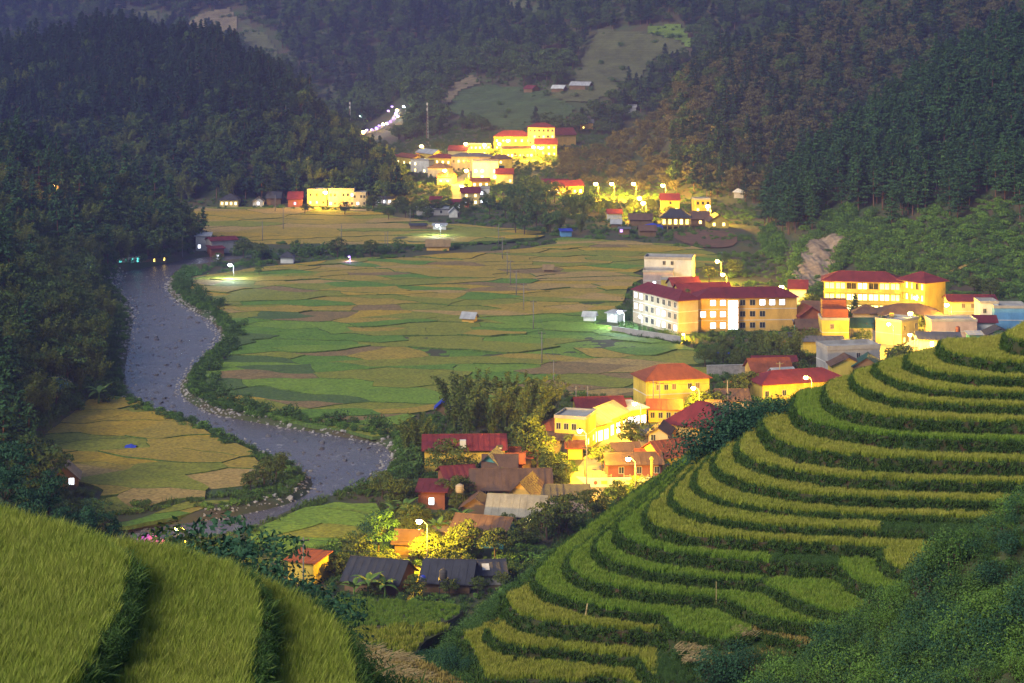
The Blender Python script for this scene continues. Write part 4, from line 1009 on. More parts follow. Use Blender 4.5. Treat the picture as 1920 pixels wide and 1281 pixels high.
def wall_mb(kind_, W, D, h, rise):
    mb = MB(); b0 = -2.0
    if kind_ == 'gx':
        n = 0
        pts = [(0,b0),(D,b0),(D,h-.02),(D/2,h+rise-.1),(0,h-.02)]
        mb.poly([(0,y,z) for y, z in pts[::-1]]); mb.poly([(W,y,z) for y, z in pts])
        mb.poly([(0,0,b0),(W,0,b0),(W,0,h-.02),(0,0,h-.02)]); mb.poly([(W,D,b0),(0,D,b0),(0,D,h-.02),(W,D,h-.02)])
    elif kind_ == 'gy':
        pts = [(0,b0),(W,b0),(W,h-.02),(W/2,h+rise-.1),(0,h-.02)]
        mb.poly([(x,0,z) for x, z in pts]); mb.poly([(x,D,z) for x, z in pts[::-1]])
        mb.poly([(W,0,b0),(W,D,b0),(W,D,h-.02),(W,0,h-.02)]); mb.poly([(0,D,b0),(0,0,b0),(0,0,h-.02),(0,D,h-.02)])
    elif kind_ == 'shed':
        for x in (0, W):
            q = [(x,0,b0),(x,D,b0),(x,D,h+rise-.2),(x,0,h-.2)]; mb.poly(q if x else q[::-1])
        mb.poly([(0,0,b0),(W,0,b0),(W,0,h-.2),(0,0,h-.2)]); mb.poly([(W,D,b0),(0,D,b0),(0,D,h+rise-.2),(W,D,h+rise-.2)])
    else: mb.box(0, W, 0, D, b0, h-(0.02 if kind_ == 'flat' else 0.02))
    return mb
def frame_of(p0, p1):
    A = at(*p0); B = at(*p1); u = Vector((B.x-A.x, B.y-A.y, 0)); W = u.length
    return Vector((A.x, A.y, min(A.z, B.z))), W, math.atan2(u.y, u.x)
def outline(o, W, D, rz, m_=1.2):
    c, s = math.cos(rz), math.sin(rz)
    FOOT.append([(o.x+c*x-s*y, o.y+s*x+c*y) for x, y in ((-m_,-m_-1),(W+m_,-m_-1),(W+m_,D+m_),(-m_,D+m_))])
def house(label, p0, p1, D, h, roof, rise, wall, roofc, f=(), l=(), r=(), st=None, name='house', cat='house', over=0.55, fine=True, ww=0.9, wh=1.2, group=None, extra=None, sill=1.0):
    o, W, rz = frame_of(p0, p1); e = empty(name, o, rz, label, cat, group); outline(o, W, D, rz)
    n = max(len(f), len(l), len(r), 1); sh = st or (h/n)
    wall_mb(roof, W, D, h, rise).build('wall', M['w_'+wall], e)
    if roof != 'none': roof_mb(roof, W, D, h, rise, over if roof != 'flat' else 0.12, fine).build('roof', M['r_'+roofc] if roof != 'flat' else M['concrete'], e)
    for face, rows in (('f', f), ('l', l), ('r', r)):
        if rows: add_windows(e, face, W, D, rows, sh, ww, wh, sill, fine=fine)
    if n > 1 and fine:
        mb = MB()
        for k in range(1, n): mb.box(-0.06, W+0.06, -0.06, D+0.06, k*sh-0.12, k*sh+0.06)
        mb.build('floor_band', M['w_white'], e)
    if extra: extra(e, W, D, h)
    return e

def school(label, p0, p1, D, bays, fl=3, sh=3.3, wall='yellow', lit=None, roofc='red', rise=2.4, blank_end=True, rz_name='school'):
    """open corridors: floor slabs, pillars, parapets, and a lit classroom wall behind"""
    o, W, rz = frame_of(p0, p1); e = empty(rz_name, o, rz, label, 'school'); outline(o, W, D, rz)
    h = fl*sh; g = 1.7; w_ = MB(); w_.box(0, W, g, D, -1.5, h); w_.box(0, .3, 0, g, -1.5, h); w_.box(W-.3, W, 0, g, -1.5, h); w_.build('wall', M['w_'+wall], e)
    for k in range(1, fl+1):
        MB().box(-.15, W+.15, -.15, g, k*sh-.28, k*sh).build('floor_slab', M['w_'+wall], e)
    for k in range(fl):
        if k: MB().box(.31, W-.31, -.02, .12, k*sh+.002, k*sh+.95).build('parapet', M['w_'+wall], e)
        for b in range(bays):
            x0 = W*b/bays; x1 = W*(b+1)/bays
            if b and k == 0: MB().box(x0-.22, x0+.22, -.08, .36, -1.5, h-.29).build('pillar', M['w_'+wall], e)
            key = (lit[k][b] if lit else 'Y')
            for q in (0.28, 0.72):
                fm, pm, _ = wmesh(min(1.35, (x1-x0)*.36), 1.7, key)
                wo = mobj('window', fm, e, (x0+(x1-x0)*q, g-.005, k*sh+.75)); mobj('pane', pm, wo)
    roof_mb('hip', W, D, h+.02, rise, 0.9).build('roof', M['r_'+roofc], e)
    MB().box(-.85, W+.85, -.85, D+.85, h-.18, h-.14).build('eave', M['w_cream'], e)
    return e

school('long yellow school with lit open corridors and red hip roof', (1545,588), (1690,584), 9.0, 7, lit=['dyYYYYY','yyYYYYy','yydYdyy'])
school('projecting wing of the lit yellow school with blank end wall', (1686,583), (1734,594), 8.6, 5, lit=['YYYYY','YyYYy','YydYY'])
house('three storey yellow school block with dark rows of windows beside the blue floodlight', (1187,604), (1272,628), 6.4, 9.6, 'hip', 2.3, 'tan', 'red', f=['..ddwwdw','wwddwwdd','wwdddddd'], r=['..','..','..'], name='school', cat='school', ww=1.5, wh=1.5)
house('orange three storey school block with white lit windows facing the trees', (1309,622), (1494,620), 8.5, 9.6, 'hip', 2.4, 'orange', 'red', f=['.ww.ddd...','wwwwddd...','.wwwddwww.'], name='school', cat='school', ww=1.5, wh=1.5)
o_, W_, rz_ = frame_of((1309,622), (1494,620))
tw = empty('stair_tower', o_+Vector((W_*.29, -0.75, 0)), rz_, 'glass fronted white lit stair tower on the orange school block', 'tower')
MB().box(0, 3.2, 0, .7, -1.5, 9.3).build('wall', M['w_orange'], tw)
for k in range(4): MB().box(.25, 2.95, -.06, -.01, .8+k*2.1, 2.6+k*2.1).build('pane', M['e_white'], tw)

H_ = house
# around the school
H_('white flat roofed block behind the school with a roof tank', (1208,532), (1298,534), 9, 8.2, 'flat', .7, 'white', 'grey', f=['......','.dd...','..dd..'], l=['.d.'], name='apartment_block', cat='building')
H_('low pink house with flat roof in front of the white block', (1206,540), (1262,541), 7, 5.2, 'flat', .5, 'pink', 'grey', f=['.w..','....'])
H_('small yellow flat roofed house below the pink house', (1240,552), (1300,552), 6, 4.6, 'flat', .4, 'yellow', 'grey', f=['dd.','...'])
H_('red roofed pavilion with small gable behind the school', (1262,560), (1312,558), 6, 4.4, 'gx', 1.9, 'tan', 'red')
H_('long red hall with yellow arches behind the orange block', (1276,583), (1372,580), 9, 5.2, 'gx', 2.6, 'yellow', 'red', f=['dddddddd'], wh=1.8)
H_('little red roof hut with yellow gable by the curved lamp post', (1378,578), (1398,578), 5, 3.2, 'gy', 1.4, 'yellow', 'red')
H_('white walled shed with red roof below the rock face', (1480,572), (1512,572), 7, 5.4, 'gx', 2.0, 'white', 'red')
# right edge of the town
H_('long brown roofed hall under the school lamps', (1652,618), (1768,618), 11, 4.2, 'hip', 2.4, 'yellow', 'brown', f=['.dd..dd..d'])
H_('pale long wall house with bare plaster side', (1746,640), (1832,640), 8, 5.4, 'flat', .5, 'pink', 'grey', f=['......','......'])
H_('white house with bright lit doorway above the top terrace', (1724,676), (1802,678), 8, 5.6, 'shed', .7, 'white', 'grey', f=['.w...','.wd..'])
H_('cream flat house with orange top floor at the right edge', (1780,604), (1868,604), 8, 6.2, 'gx', 1.2, 'cream', 'red', f=['..ddd','.ooo.'.replace('o','s')])
H_('pale blue flat roofed house at the right edge', (1864,622), (1926,622), 9, 6.6, 'flat', .6, 'blue', 'grey', f=['....','....'])
H_('white stepped house with stair tower and tank', (1838,618), (1872,618), 7, 7.4, 'flat', .5, 'white', 'grey', f=['..','d.'])
H_('red roofed low house among the white walls at far right', (1798,632), (1868,632), 6, 4.4, 'gx', 1.3, 'white', 'red')
H_('open market stall glowing green under a tin sheet', (1818,648), (1842,648), 4, 3.0, 'shed', .4, 'teal', 'tin', f=['yy'], name='market_stall', cat='stall', sill=.4)
H_('small dark gabled house under the bushes at right', (1852,650), (1900,650), 6, 3.4, 'gy', 1.6, 'grey', 'dark')
# the street below the school
H_('bright yellow house with wooden shutter and red upper fences', (1541,646), (1592,646), 8, 6.6, 'flat', .5, 'yellow', 'orange', f=['....','.s..'], extra=lambda e, W, D, h: (MB().box(.2, W-.2, .3, D*.5, h+.7, h+3.0).build('roof_room', M['r_orange'], e), MB().box(.6, W-.2, D*.5+.01, D-.2, h+.7, h+5.0).build('roof_room', M['r_orange'], e)))
H_('green dark roofed store beside the yellow house', (1594,640), (1642,640), 9, 4.0, 'gx', 1.8, 'grey', 'green')
H_('grey plaster building with flat roof and parapet below the street', (1552,704), (1650,700), 8, 6.2, 'flat', .9, 'grey', 'grey', f=['......','...d..'])
H_('low brown house with yellow gable under the grey building', (1560,712), (1622,712), 6, 3.6, 'gy', 1.9, 'yellow', 'brown')
H_('green gabled roof house at the edge of the terraces', (1600,714), (1652,716), 7, 3.8, 'gy', 2.1, 'wood', 'green')
H_('long low shed with grey roof in front of the yellow house', (1506,664), (1582,664), 5, 3.4, 'shed', .6, 'yellow', 'grey')
H_('maroon tin roofed house left of the yellow house', (1496,640), (1542,640), 7, 3.8, 'gx', 1.8, 'wood', 'brown')
H_('red gabled house behind the maroon roofs', (1500,622), (1544,620), 7, 4.6, 'gy', 2.4, 'brick', 'red', f=['ww'])
H_('teal walled shop with blue sheet under the maroon roof', (1492,630), (1520,630), 4, 3.4, 'shed', .5, 'teal', 'grey')
H_('brown roofed house row under the school trees', (1504,606), (1560,606), 8, 4.0, 'gx', 2.0, 'tan', 'brown')
H_('brown hipped house by the school gate tree', (1600,612), (1650,612), 8, 3.8, 'hip', 2.0, 'tan', 'brown')
H_('cream shop house with white shop sign along the street', (1690,650), (1722,642), 8, 6.4, 'flat', .5, 'cream', 'grey', f=['yyy','d.d'])
# lower middle of the town
H_('wide low red hipped roof at the foot of the terraces', (1430,752), (1590,742), 9, 3.8, 'hip', 2.3, 'yellow', 'red', f=['d.d.d.d.d.'])
H_('red and orange roof house behind the wide red roof', (1412,728), (1484,726), 8, 4.2, 'gx', 2.3, 'orange', 'orange')
H_('dark red roof strip house behind the orange roof', (1416,714), (1494,712), 6, 4.0, 'gx', 1.6, 'brick', 'red')
H_('small white house with gable beside the orange roof', (1456,736), (1492,734), 5, 4.0, 'gx', 1.4, 'white', 'tin')
H_('yellow two storey villa with orange hip roof under the lamp', (1212,768), (1330,762), 9, 6.6, 'hip', 2.7, 'yellow', 'orange', f=['.sds.ds.','.sds.ds.'])
H_('low annexe with red roof in front of the yellow villa', (1216,792), (1276,792), 5, 3.2, 'gx', 1.5, 'yellow', 'orange', f=['dddd'])
H_('brown tin roofed yard house right of the villa', (1348,776), (1404,776), 9, 3.2, 'gx', 1.6, 'tan', 'brown')
H_('big crimson hip roofed house at the edge of the terraces', (1246,842), (1345,858), 10, 5.6, 'hip', 4.2, 'orange', 'red', f=['.d.d.w','......'], l=['dddd','....'])
H_('long dark roofed wall house behind the crimson roof', (1312,806), (1372,806), 7, 3.8, 'shed', .6, 'tan', 'dark')
H_('small tan house with flat front beside the crimson roof', (1216,858), (1252,860), 7, 5.0, 'gy', 1.2, 'tan', 'brown', f=['..','d.'])
H_('red orange roofed house half hidden by the terrace edge', (1242,892), (1314,884), 8, 3.8, 'gx', 2.2, 'yellow', 'orange', f=['s.s.'])
H_('long low brown house behind the gate posts', (1140,898), (1240,896), 6, 3.0, 'gx', 1.4, 'brick', 'brown', f=['.d.d.d'])
H_('two storey yellow house with flat roof and three upper windows', (1040,842), (1098,846), 8, 6.4, 'flat', .5, 'yellow', 'grey', f=['.D.d','ddd.'], r=['YY','..'])
H_('long red roof behind the flat yellow house', (1084,800), (1170,798), 7, 4.4, 'gx', 1.4, 'yellow', 'red')
H_('yellow shop row with lit shutters facing the street', (1098,836), (1142,824), 7, 4.0, 'gx', 1.6, 'yellow', 'pale', f=['YYYY'], sill=.2, wh=2.2, ww=1.6)
H_('second yellow roofed shop up the street', (1142,820), (1176,806), 7, 4.2, 'gx', 1.8, 'yellow', 'pale', f=['YwY'], sill=.2, wh=2.2, ww=1.6)
H_('shop with white lit canopy at the top of the street', (1176,802), (1212,796), 6, 3.8, 'shed', .7, 'yellow', 'white', f=['www'], sill=.4, wh=1.8, ww=1.4)
H_('rusty hip roofed hut left of the flat yellow house', (1010,834), (1062,836), 7, 3.2, 'hip', 1.9, 'tan', 'orange')
H_('grey plaster hut with low roof below the rusty hut', (1016,850), (1066,852), 5, 2.9, 'shed', .5, 'tan', 'brown')
H_('grey tin roof shed between the villa and the red roof', (1118,790), (1170,788), 6, 3.0, 'gx', 1.3, 'grey', 'grey')
# by the river bend
def _sign(e, W, D, h):
    s = MB(); s.box(W-1.5, W-.35, -.22, -.06, .6, 5.3).build('sign_board', M['w_dark'], e)
    t = MB()
    for k in range(4): t.box(W-1.28, W-.58, -.26, -.23, 1.9+k*.8, 2.4+k*.8)
    t.lathe([(0.05,0),(.38,0.0),(.38,.04),(0.05,.04)], 12, (0, 0, 0))
    n0 = len(t.V)-48
    t.V[n0:] = [(W-.93+x, -.24-z, 1.15+y) for x, y, z in t.V[n0:]]
    t.build('sign_letters', M['w_white'], e)
    MB().box(W*.44, W*.44+1.2, -.5, .5, h+.2, h+1.7).build('roof_lantern', M['w_white'], e)
H_('big yellow timber hall with long red roof by the river bend', (796,886), (946,884), 9, 4.6, 'gx', 1.9, 'yellow', 'red', f=['..........'], name='hall', cat='hall', extra=_sign)
H_('teal gabled house below the yellow hall', (892,908), (940,910), 7, 3.4, 'gy', 2.4, 'teal', 'grey')
H_('dark brown gabled house right of the teal gable', (908,914), (966,914), 8, 3.0, 'gx', 2.4, 'wood', 'brown')
H_('red sheet roofed shed beside the lit tree', (930,896), (980,896), 5, 3.0, 'gx', 1.2, 'brick', 'orange')
H_('long brown tin roofed longhouse in the riverside village', (886,944), (1032,942), 8, 2.8, 'gx', 2.6, 'wood', 'brown', f=['.d...d...'])
H_('house with lit timber gable facing the street', (946,962), (1006,966), 8, 2.9, 'gy', 2.9, 'orange', 'brown')
H_('pale tiled roof house with one yellow lit window', (914,986), (1016,990), 7, 2.3, 'gx', 2.5, 'wood', 'pale', f=['..wdY.'], ww=.9, wh=1.3, sill=.8)
H_('small brown gabled lean-to beside the pale roof', (866,976), (916,978), 5, 2.6, 'gy', 1.5, 'wood', 'brown')
H_('rust brown tin roof house with teal wall under the eave', (846,1022), (944,1030), 7.5, 2.1, 'gx', 2.4, 'teal', 'brown')
H_('grey roofed shed at the edge of the terrace slope', (1016,962), (1104,962), 6, 2.8, 'shed', .9, 'pink', 'dark')
H_('red tin roofed shop with white goods by the bananas', (784,956), (834,956), 6, 3.4, 'shed', .8, 'brick', 'red', f=['.w.'])
H_('maroon roof strip behind the round tree', (836,926), (892,922), 6, 3.2, 'gx', 1.3, 'brick', 'red')
H_('dark tin roofed house left of the pair in the lower village', (646,1108), (744,1116), 8, 2.0, 'gx', 2.4, 'wood', 'dark')
H_('dark tin roofed house with red gable and water tank', (792,1110), (880,1114), 8, 1.9, 'gx', 2.3, 'wood', 'dark')
H_('small dark roofed shed with one pale roof sheet', (892,1098), (946,1096), 6, 1.9, 'gx', 1.3, 'grey', 'dark', extra=lambda e, W, D, h: MB().slab([(W*.25, .5, h+.36), (W*.5, .5, h+.36), (W*.5, 1.9, h+.98), (W*.25, 1.9, h+.98)], .05).build('roof_sheet', M['w_white'], e))
H_('lamp lit yellow hut behind the wires', (540,1092), (588,1098), 5, 3.6, 'shed', .5, 'yellow', 'orange')
for lab, p0, p1, D, h, rf, rs, wl, rc in [('small rust roofed shed between the hall and the street trees', (958,880),(996,880),5,2.6,'gx',1.3,'wood','orange'),
 ('low grey sheet roof beside the teal gable', (946,926),(986,926),5,2.4,'shed',.6,'wood','grey'),('little brown kitchen hut right of the pale tiled roof', (1020,1000),(1050,1000),4,2.2,'gx',1.2,'wood','brown'),
 ('open lean-to with thatch left of the rust brown roof', (812,1016),(842,1018),4,2.0,'shed',.6,'wood','thatch'),('low brown store behind the creeper tree', (740,1040),(782,1042),5,2.2,'gx',1.4,'wood','brown'),
 ('small grey tin store behind the long brown longhouse', (1000,930),(1036,928),5,2.6,'gx',1.2,'tan','grey'),('orange roofed kitchen beside the flat yellow house', (1064,862),(1092,862),4,2.4,'shed',.6,'yellow','orange'),
 ('low tiled shed under the round street tree', (1154,872),(1200,870),5,2.6,'gx',1.3,'tan','brown'),('grey tin shed right of the round street tree', (1200,838),(1230,838),5,2.8,'gx',1.2,'tan','grey'),
 ('narrow maroon roof behind the shop row', (1150,792),(1186,790),5,3.4,'gx',1.2,'yellow','red'),('small brown roof between the villa and the yard house', (1330,790),(1362,790),5,2.8,'gx',1.4,'tan','brown'),
 ('dark tin shed left of the maroon roofed house', (1468,652),(1494,652),5,2.8,'shed',.5,'wood','dark'),('little red roof behind the low long shed', (1578,628),(1598,628),5,3.2,'gx',1.4,'tan','red'),
 ('grey flat store behind the plaster building', (1604,668),(1632,664),5,3.2,'flat',.4,'tan','grey'),('cream hut beside the lit bare tree', (1640,640),(1660,636),5,3.4,'gx',1.3,'cream','brown'),
 ('tin roofed yard shed left of the white doorway house', (1700,668),(1726,670),5,2.8,'shed',.5,'tan','tin'),('rust roofed store at the bottom corner of the crimson roof', (1196,884),(1230,884),5,2.6,'gx',1.3,'tan','orange')]:
    H_(lab, p0, p1, D, h, rf, rs, wl, rc)
# west bank and outlying huts
H_('white two storey house with tin roof by the left wood', (367,470), (394,470), 6, 5.6, 'shed', .8, 'white', 'tin', f=['w.','.d'])
H_('long grey wall house with maroon roof behind the white house', (396,476), (444,474), 6, 5.2, 'gx', .9, 'grey', 'red')
H_('brick hut with broken maroon roof beside the white house', (396,486), (420,486), 5, 4.2, 'shed', .7, 'brick', 'red', f=['w'])
H_('market shack with cyan lit front by the river', (220,492), (264,492), 5, 2.6, 'shed', .4, 'white', 'grey', f=['cccc'], sill=.3, wh=1.6, ww=1.2)
H_('long dark roofed shack with warm doorway by the river', (266,492), (312,493), 5, 2.8, 'gx', 1.0, 'wood', 'dark', f=['..y.y'])
H_('blue walled hut with pale tin roof in the left clearing', (86,732), (128,734), 5, 2.4, 'gy', 1.7, 'blue', 'tin')
H_('grey roofed farmhouse under the trees at lower left', (98,920), (146,918), 6, 2.4, 'gy', 2.2, 'wood', 'grey', f=['.w'])
H_('tiny field hut with white and orange walls in the middle paddies', (866,606), (888,607), 3.0, 1.9, 'gx', 1.2, 'orange', 'tin', name='field_hut', cat='hut')
H_('pale stilted field hut near the blue floodlight', (1094,606), (1114,607), 2.6, 2.4, 'gx', .9, 'white', 'tin', name='field_hut', cat='hut')
H_('dark thatched field hut out in the upper paddies', (1020,512), (1036,512), 2.4, 1.7, 'gx', 1.1, 'wood', 'thatch', name='field_hut', cat='hut')
H_('long thatched hut on the bank of the small stream', (800,470), (842,470), 5, 2.0, 'gx', 1.9, 'orange', 'thatch', name='field_hut', cat='hut')
H_('dark roofed pavilion on the far bank in the shrubs', (526,494), (550,494), 4, 2.2, 'hip', 1.8, 'white', 'dark', name='field_hut', cat='hut')
H_('blue roofed hut under the bamboo', (818,778), (842,778), 3, 1.8, 'gy', 1.3, 'wood', 'blue', name='field_hut', cat='hut')
H_('low dark shed at the flood lit spot in the far paddies', (770,432), (800,432), 4, 2.2, 'shed', .4, 'wood', 'dark', name='field_hut', cat='hut')
H_('white walled pump hut under the far floodlight', (812,433), (836,433), 4, 2.4, 'shed', .4, 'white', 'tin', name='field_hut', cat='hut')
H_('white shed beside the blue floodlight at the school wall', (1138,604), (1158,606), 4, 2.8, 'shed', .4, 'white', 'tin', f=['w'])
# far side of the paddies
F = dict(fine=False)
H_('dark roofed house with a row of bright lights at far left', (412,388), (446,388), 9, 3.4, 'hip', 2.6, 'cream', 'dark', f=['yYyY'], **F)
H_('small white gabled house beyond the far paddies', (474,388), (494,388), 6, 2.8, 'gy', 1.8, 'white', 'grey', f=['w'], **F)
H_('dark roofed barn left of the orange lamp', (500,384), (526,384), 8, 3.4, 'gx', 2.4, 'wood', 'dark', **F)
H_('maroon roofed house left of the orange lamp', (540,388), (566,388), 8, 4.0, 'gx', 2.8, 'brick', 'red', f=['v'], **F)
H_('cream house under the orange starry lamp', (576,386), (612,386), 8, 7.2, 'flat', .6, 'cream', 'grey', f=['yyd','ddd'], **F)
H_('long blank grey building right of the orange lamp', (616,388), (664,388), 10, 8.0, 'flat', .5, 'pink', 'grey', f=['vd.d.d','dd.ddw'], **F)
H_('grey block attached to the long blank building', (662,388), (686,388), 10, 6.4, 'flat', .4, 'grey', 'grey', f=['.w.d','d.dd'], **F)
H_('market shed with blue white lights beneath the wood', (704,384), (736,384), 6, 3.0, 'shed', .5, 'white', 'grey', f=['www'], **F)
H_('row of grey shacks left of the white star lamp', (782,404), (842,404), 6, 3.2, 'shed', .5, 'grey', 'tin', f=['.w..d.'], **F)
H_('white gabled shack among the far shrubs', (842,408), (858,408), 5, 2.6, 'gy', 1.8, 'white', 'tin', **F)
H_('maroon roofed shop with a white lamp', (806,390), (826,390), 6, 3.6, 'gx', 1.6, 'brick', 'red', f=['w'], **F)
# far town, lower street to upper street
FT = [('cream house with lit balcony in the far town street', (866,386),(900,386),8,6.4,'gx',2.2,'cream','red',['YY','yy']),
 ('white house right of the brightest far street lamp', (898,384),(918,384),8,7.6,'flat',.4,'white','grey',['ww','w.']),
 ('low brick house under the brightest far street lamp', (842,394),(878,394),6,3.4,'gx',1.4,'brick','red',['.w.']),
 ('long maroon roof at the bottom of the far street', (820,346),(846,346),9,4.2,'gx',1.8,'cream','red',['yY']),
 ('grey plastered house with tower at the dazzling crossing', (886,338),(934,338),9,9.5,'flat',.5,'white','grey',['.w.w','ww.w','....']),
 ('yellow awning shop at the dazzling crossing', (884,352),(918,352),6,3.6,'gx',1.4,'yellow','orange',['YYY']),
 ('maroon roofed house right of the crossing', (930,345),(962,345),9,5.4,'gx',2.4,'cream','red',['..y']),
 ('dark green flat roof right of the crossing', (906,334),(944,334),9,5.0,'gx',1.2,'grey','green',['....']),
 ('long grey institutional building of the far town', (846,323),(920,322),10,8.6,'hip',1.8,'tan','grey',['dddddddd','dyddyddd']),
 ('yellow lit house left of the long grey building', (804,322),(846,322),8,8.0,'hip',1.8,'yellow','red',['YYYY','YyYY']),
 ('stepped yellow house with brown roof right of the grey building', (918,322),(960,322),8,7.0,'hip',2.2,'yellow','brown',['YY.','yy.']),
 ('small grey hipped house above the mast base', (802,334),(836,334),8,5.6,'hip',2.4,'grey','brown',['d.d']),
 ('white stacked houses at the left of the far town', (770,324),(804,324),7,7.0,'flat',.5,'white','grey',['yY','Y.']),
 ('orange lit house at the left end of the far town', (742,308),(774,308),8,5.0,'gx',1.6,'yellow','orange',['YYY']),
 ('pale houses at the very left of the far town', (718,306),(738,306),7,4.4,'gx',1.4,'white','red',['.y']),
 ('yellow house with lit dormer in the far town', (780,302),(812,302),7,5.4,'gx',2.0,'yellow','tin',['YYY']),
 ('maroon gabled house left of the lit fence', (840,298),(876,296),8,5.2,'gx',2.4,'cream','red',['YY.']),
 ('long lit pavilion wall in the far town', (872,294),(920,292),6,7.0,'flat',.4,'yellow','grey',['YYYYYY','yyyyyy']),
 ('long yellow lit colonnade below the red roofs', (942,297),(1000,296),8,5.4,'gx',1.4,'yellow','brown',['YyYYyYYY']),
 ('red gabled mansion with dormer left of the tall block', (926,282),(996,282),10,8.2,'hip',3.2,'yellow','red',['yYyYyY','YyYyYy']),
 ('tall four storey yellow block of the far town', (990,284),(1040,284),10,14.2,'hip',2.4,'cream','red',['dydydy','dydydd','dydydy','dddddd']),
 ('large maroon roofed hall at the right of the far town', (1034,274),(1080,272),10,7.0,'gx',3.6,'orange','red',['....']),
 ('yellow lit gabled house in front of the tall block', (1004,294),(1044,294),8,7.4,'gx',3.0,'yellow','red',['YyYy','YyYy']),
 ('maroon row houses above the dark grove', (1016,362),(1066,362),8,4.6,'gx',2.2,'yellow','red',['.yyYy']),
 ('second maroon row with white lit doors above the dark grove', (1040,366),(1094,364),8,4.6,'gx',2.2,'yellow','red',['wy.yw']),
 ('orange house with maroon roof above the stilt house', (1240,400),(1274,400),8,6.2,'gx',2.4,'yellow','red',['d.y','.d.']),
 ('square yellow house under the rightmost orange lamp', (1304,400),(1332,400),8,6.0,'flat',.6,'yellow','grey',['y.y','ddd']),
 ('white and red low house left of the hill lamps', (1140,414),(1166,414),7,3.4,'gx',1.4,'white','red',['...']),
 ('brown hut roofs below the hill lamps', (1180,424),(1222,424),8,3.0,'gx',2.0,'wood','brown',['....']),
 ('brown gabled house right of the stilt house', (1296,424),(1330,424),8,3.4,'gx',2.6,'wood','brown',['.y.']),
 ('low brown house with yellow gable near the pine slope', (1330,428),(1366,428),8,3.2,'gy',2.6,'yellow','brown',['yy']),
 ('grey tin roof hut in the shrubs below the hill lamps', (1146,430),(1164,430),5,2.6,'gx',1.4,'wood','tin',['..']),
 ('blue tarpaulin shack at the end of the grove', (1052,444),(1072,444),4,2.4,'shed',.6,'blue','blue',['..']),
 ('violet lit shack below the tin hut', (1160,440),(1180,440),4,2.4,'shed',.4,'wood','grey',['v.']),
 ('orange roofed cottage at the right end of the grove', (1200,444),(1230,444),6,2.8,'gx',1.6,'wood','brown',['..'])]
for lab, p0, p1, D, h, rf, rs, wl, rc, rows in FT: H_(lab, p0, p1, D, h, rf, rs, wl, rc, f=rows, ww=1.1, wh=1.3, **F)
# stilt house: open lower floor on posts
o, W, rz = frame_of((1240,430), (1294,430)); e = empty('stilt_house', o, rz, 'stilt house with dark hip roof and lit open verandah', 'house'); outline(o, W, 8, rz)
MB().box(.6, W-.6, 1.8, 7.4, 1.6, 5.0).build('wall', M['w_yellow'], e); MB().box(0, W, 0, 8, 1.3, 1.6).build('floor', M['wood'], e)
for k in range(6): MB().box(W*k/5*.96+.1, W*k/5*.96+.4, .05, .35, -1, 5.0).build('post', M['w_yellow'], e)
roof_mb('hip', W, 8, 5.0, 3.2, .9).build('roof', M['r_dark'], e); add_windows(e, 'f', W, 8, ['yyYYy'], 5, 1.2, 2.0, 2.0, fine=False)
for c in e.children:
    if c.name.startswith('window'): c.location.y = 1.79
# huts on the mountain
for lab, p0, p1, D, h, rf, rs, wl, rc in [('white tin roofed hut on the slope above the far town', (1034,176),(1056,176),8,4,'gx',2,'wood','white'),
   ('long tin roofed barn right of the white roofed hut', (1068,170),(1104,170),8,4,'gx',2.2,'wood','tin'),
   ('red roofed hut beside the mountain path', (982,176),(998,176),7,4,'gx',2,'wood','red'),
   ('orange lit house on the ridge right of the far town', (1088,244),(1112,243),8,5,'gx',2,'orange','grey'),
   ('pale roof on the ridge at the end of the lights', (1178,212),(1192,212),6,4,'gx',1.6,'white','tin'),
   ('white tin shed at the edge of the pine slope', (1376,372),(1394,372),6,3.2,'gx',1.2,'grey','white')]:
    H_(lab, p0, p1, D, h, rf, rs, wl, rc, f=['y.'] if 'lit' in lab else (), **F)

# ---------------------------------------------------------------- lamps
_lm = {}
def bulbmesh(r, key):
    k = (r, key)
    if k not in _lm: _lm[k] = MB().lathe([(0.02,-r*.8),(r*.6,-r*.62),(r*.98,-r*.1),(r*.9,r*.35),(r*.5,r*.62)], 10).mesh('bulb', M[key], True)
    return _lm[k]
COLS = {'sodium':((1.0,0.56,0.02),'bulb_sodium'), 'flood':((0.62,0.86,1.0),'bulb_flood'), 'violet':((0.5,0.25,1.0),'bulb_violet'), 'ember':((1.0,0.34,0.06),'bulb_red')}
def lamp(label, px, py, W, h=7.5, c='sodium', r=0.5, name='street_lamp', group=None, ymin=262.0, arm=1.3, loc=None):
    p = at(px, py, h, ymin) if loc is None else loc
    e = empty(name, p, 0, label, 'lamp', group); e.rotation_euler.z = 0
    mb = MB(); mb.tube((arm,0,-1),(arm,0,h-.5),.10,.07,7); mb.build('pole', M['pole'], e, True)
    MB().tube((arm,0,h-.55),(arm*.55,0,h+.12),.06,.05,5).tube((arm*.55,0,h+.12),(.2,0,h+.3),.05,.05,5).build('arm', M['pole'], e)
    hd = MB().lathe([(r*.45,.0),(r*.75,.06),(r*.72,.16),(r*.2,.34)], 8, (0,0,h+r*.5)).build('lamp_head', M['dark_metal'], e)
    mobj('bulb', bulbmesh(r, COLS[c][1]), hd, (0, 0, h))
    ld = bpy.data.lights.new('lamp_light', 'POINT'); ld.energy = W; ld.color = COLS[c][0]; ld.shadow_soft_size = 0.3
    lo = bpy.data.objects.new('lamp_light', ld); lo.location = (0, -0.1, h-r-.35); link(lo, hd)
    return e
S = 5.0
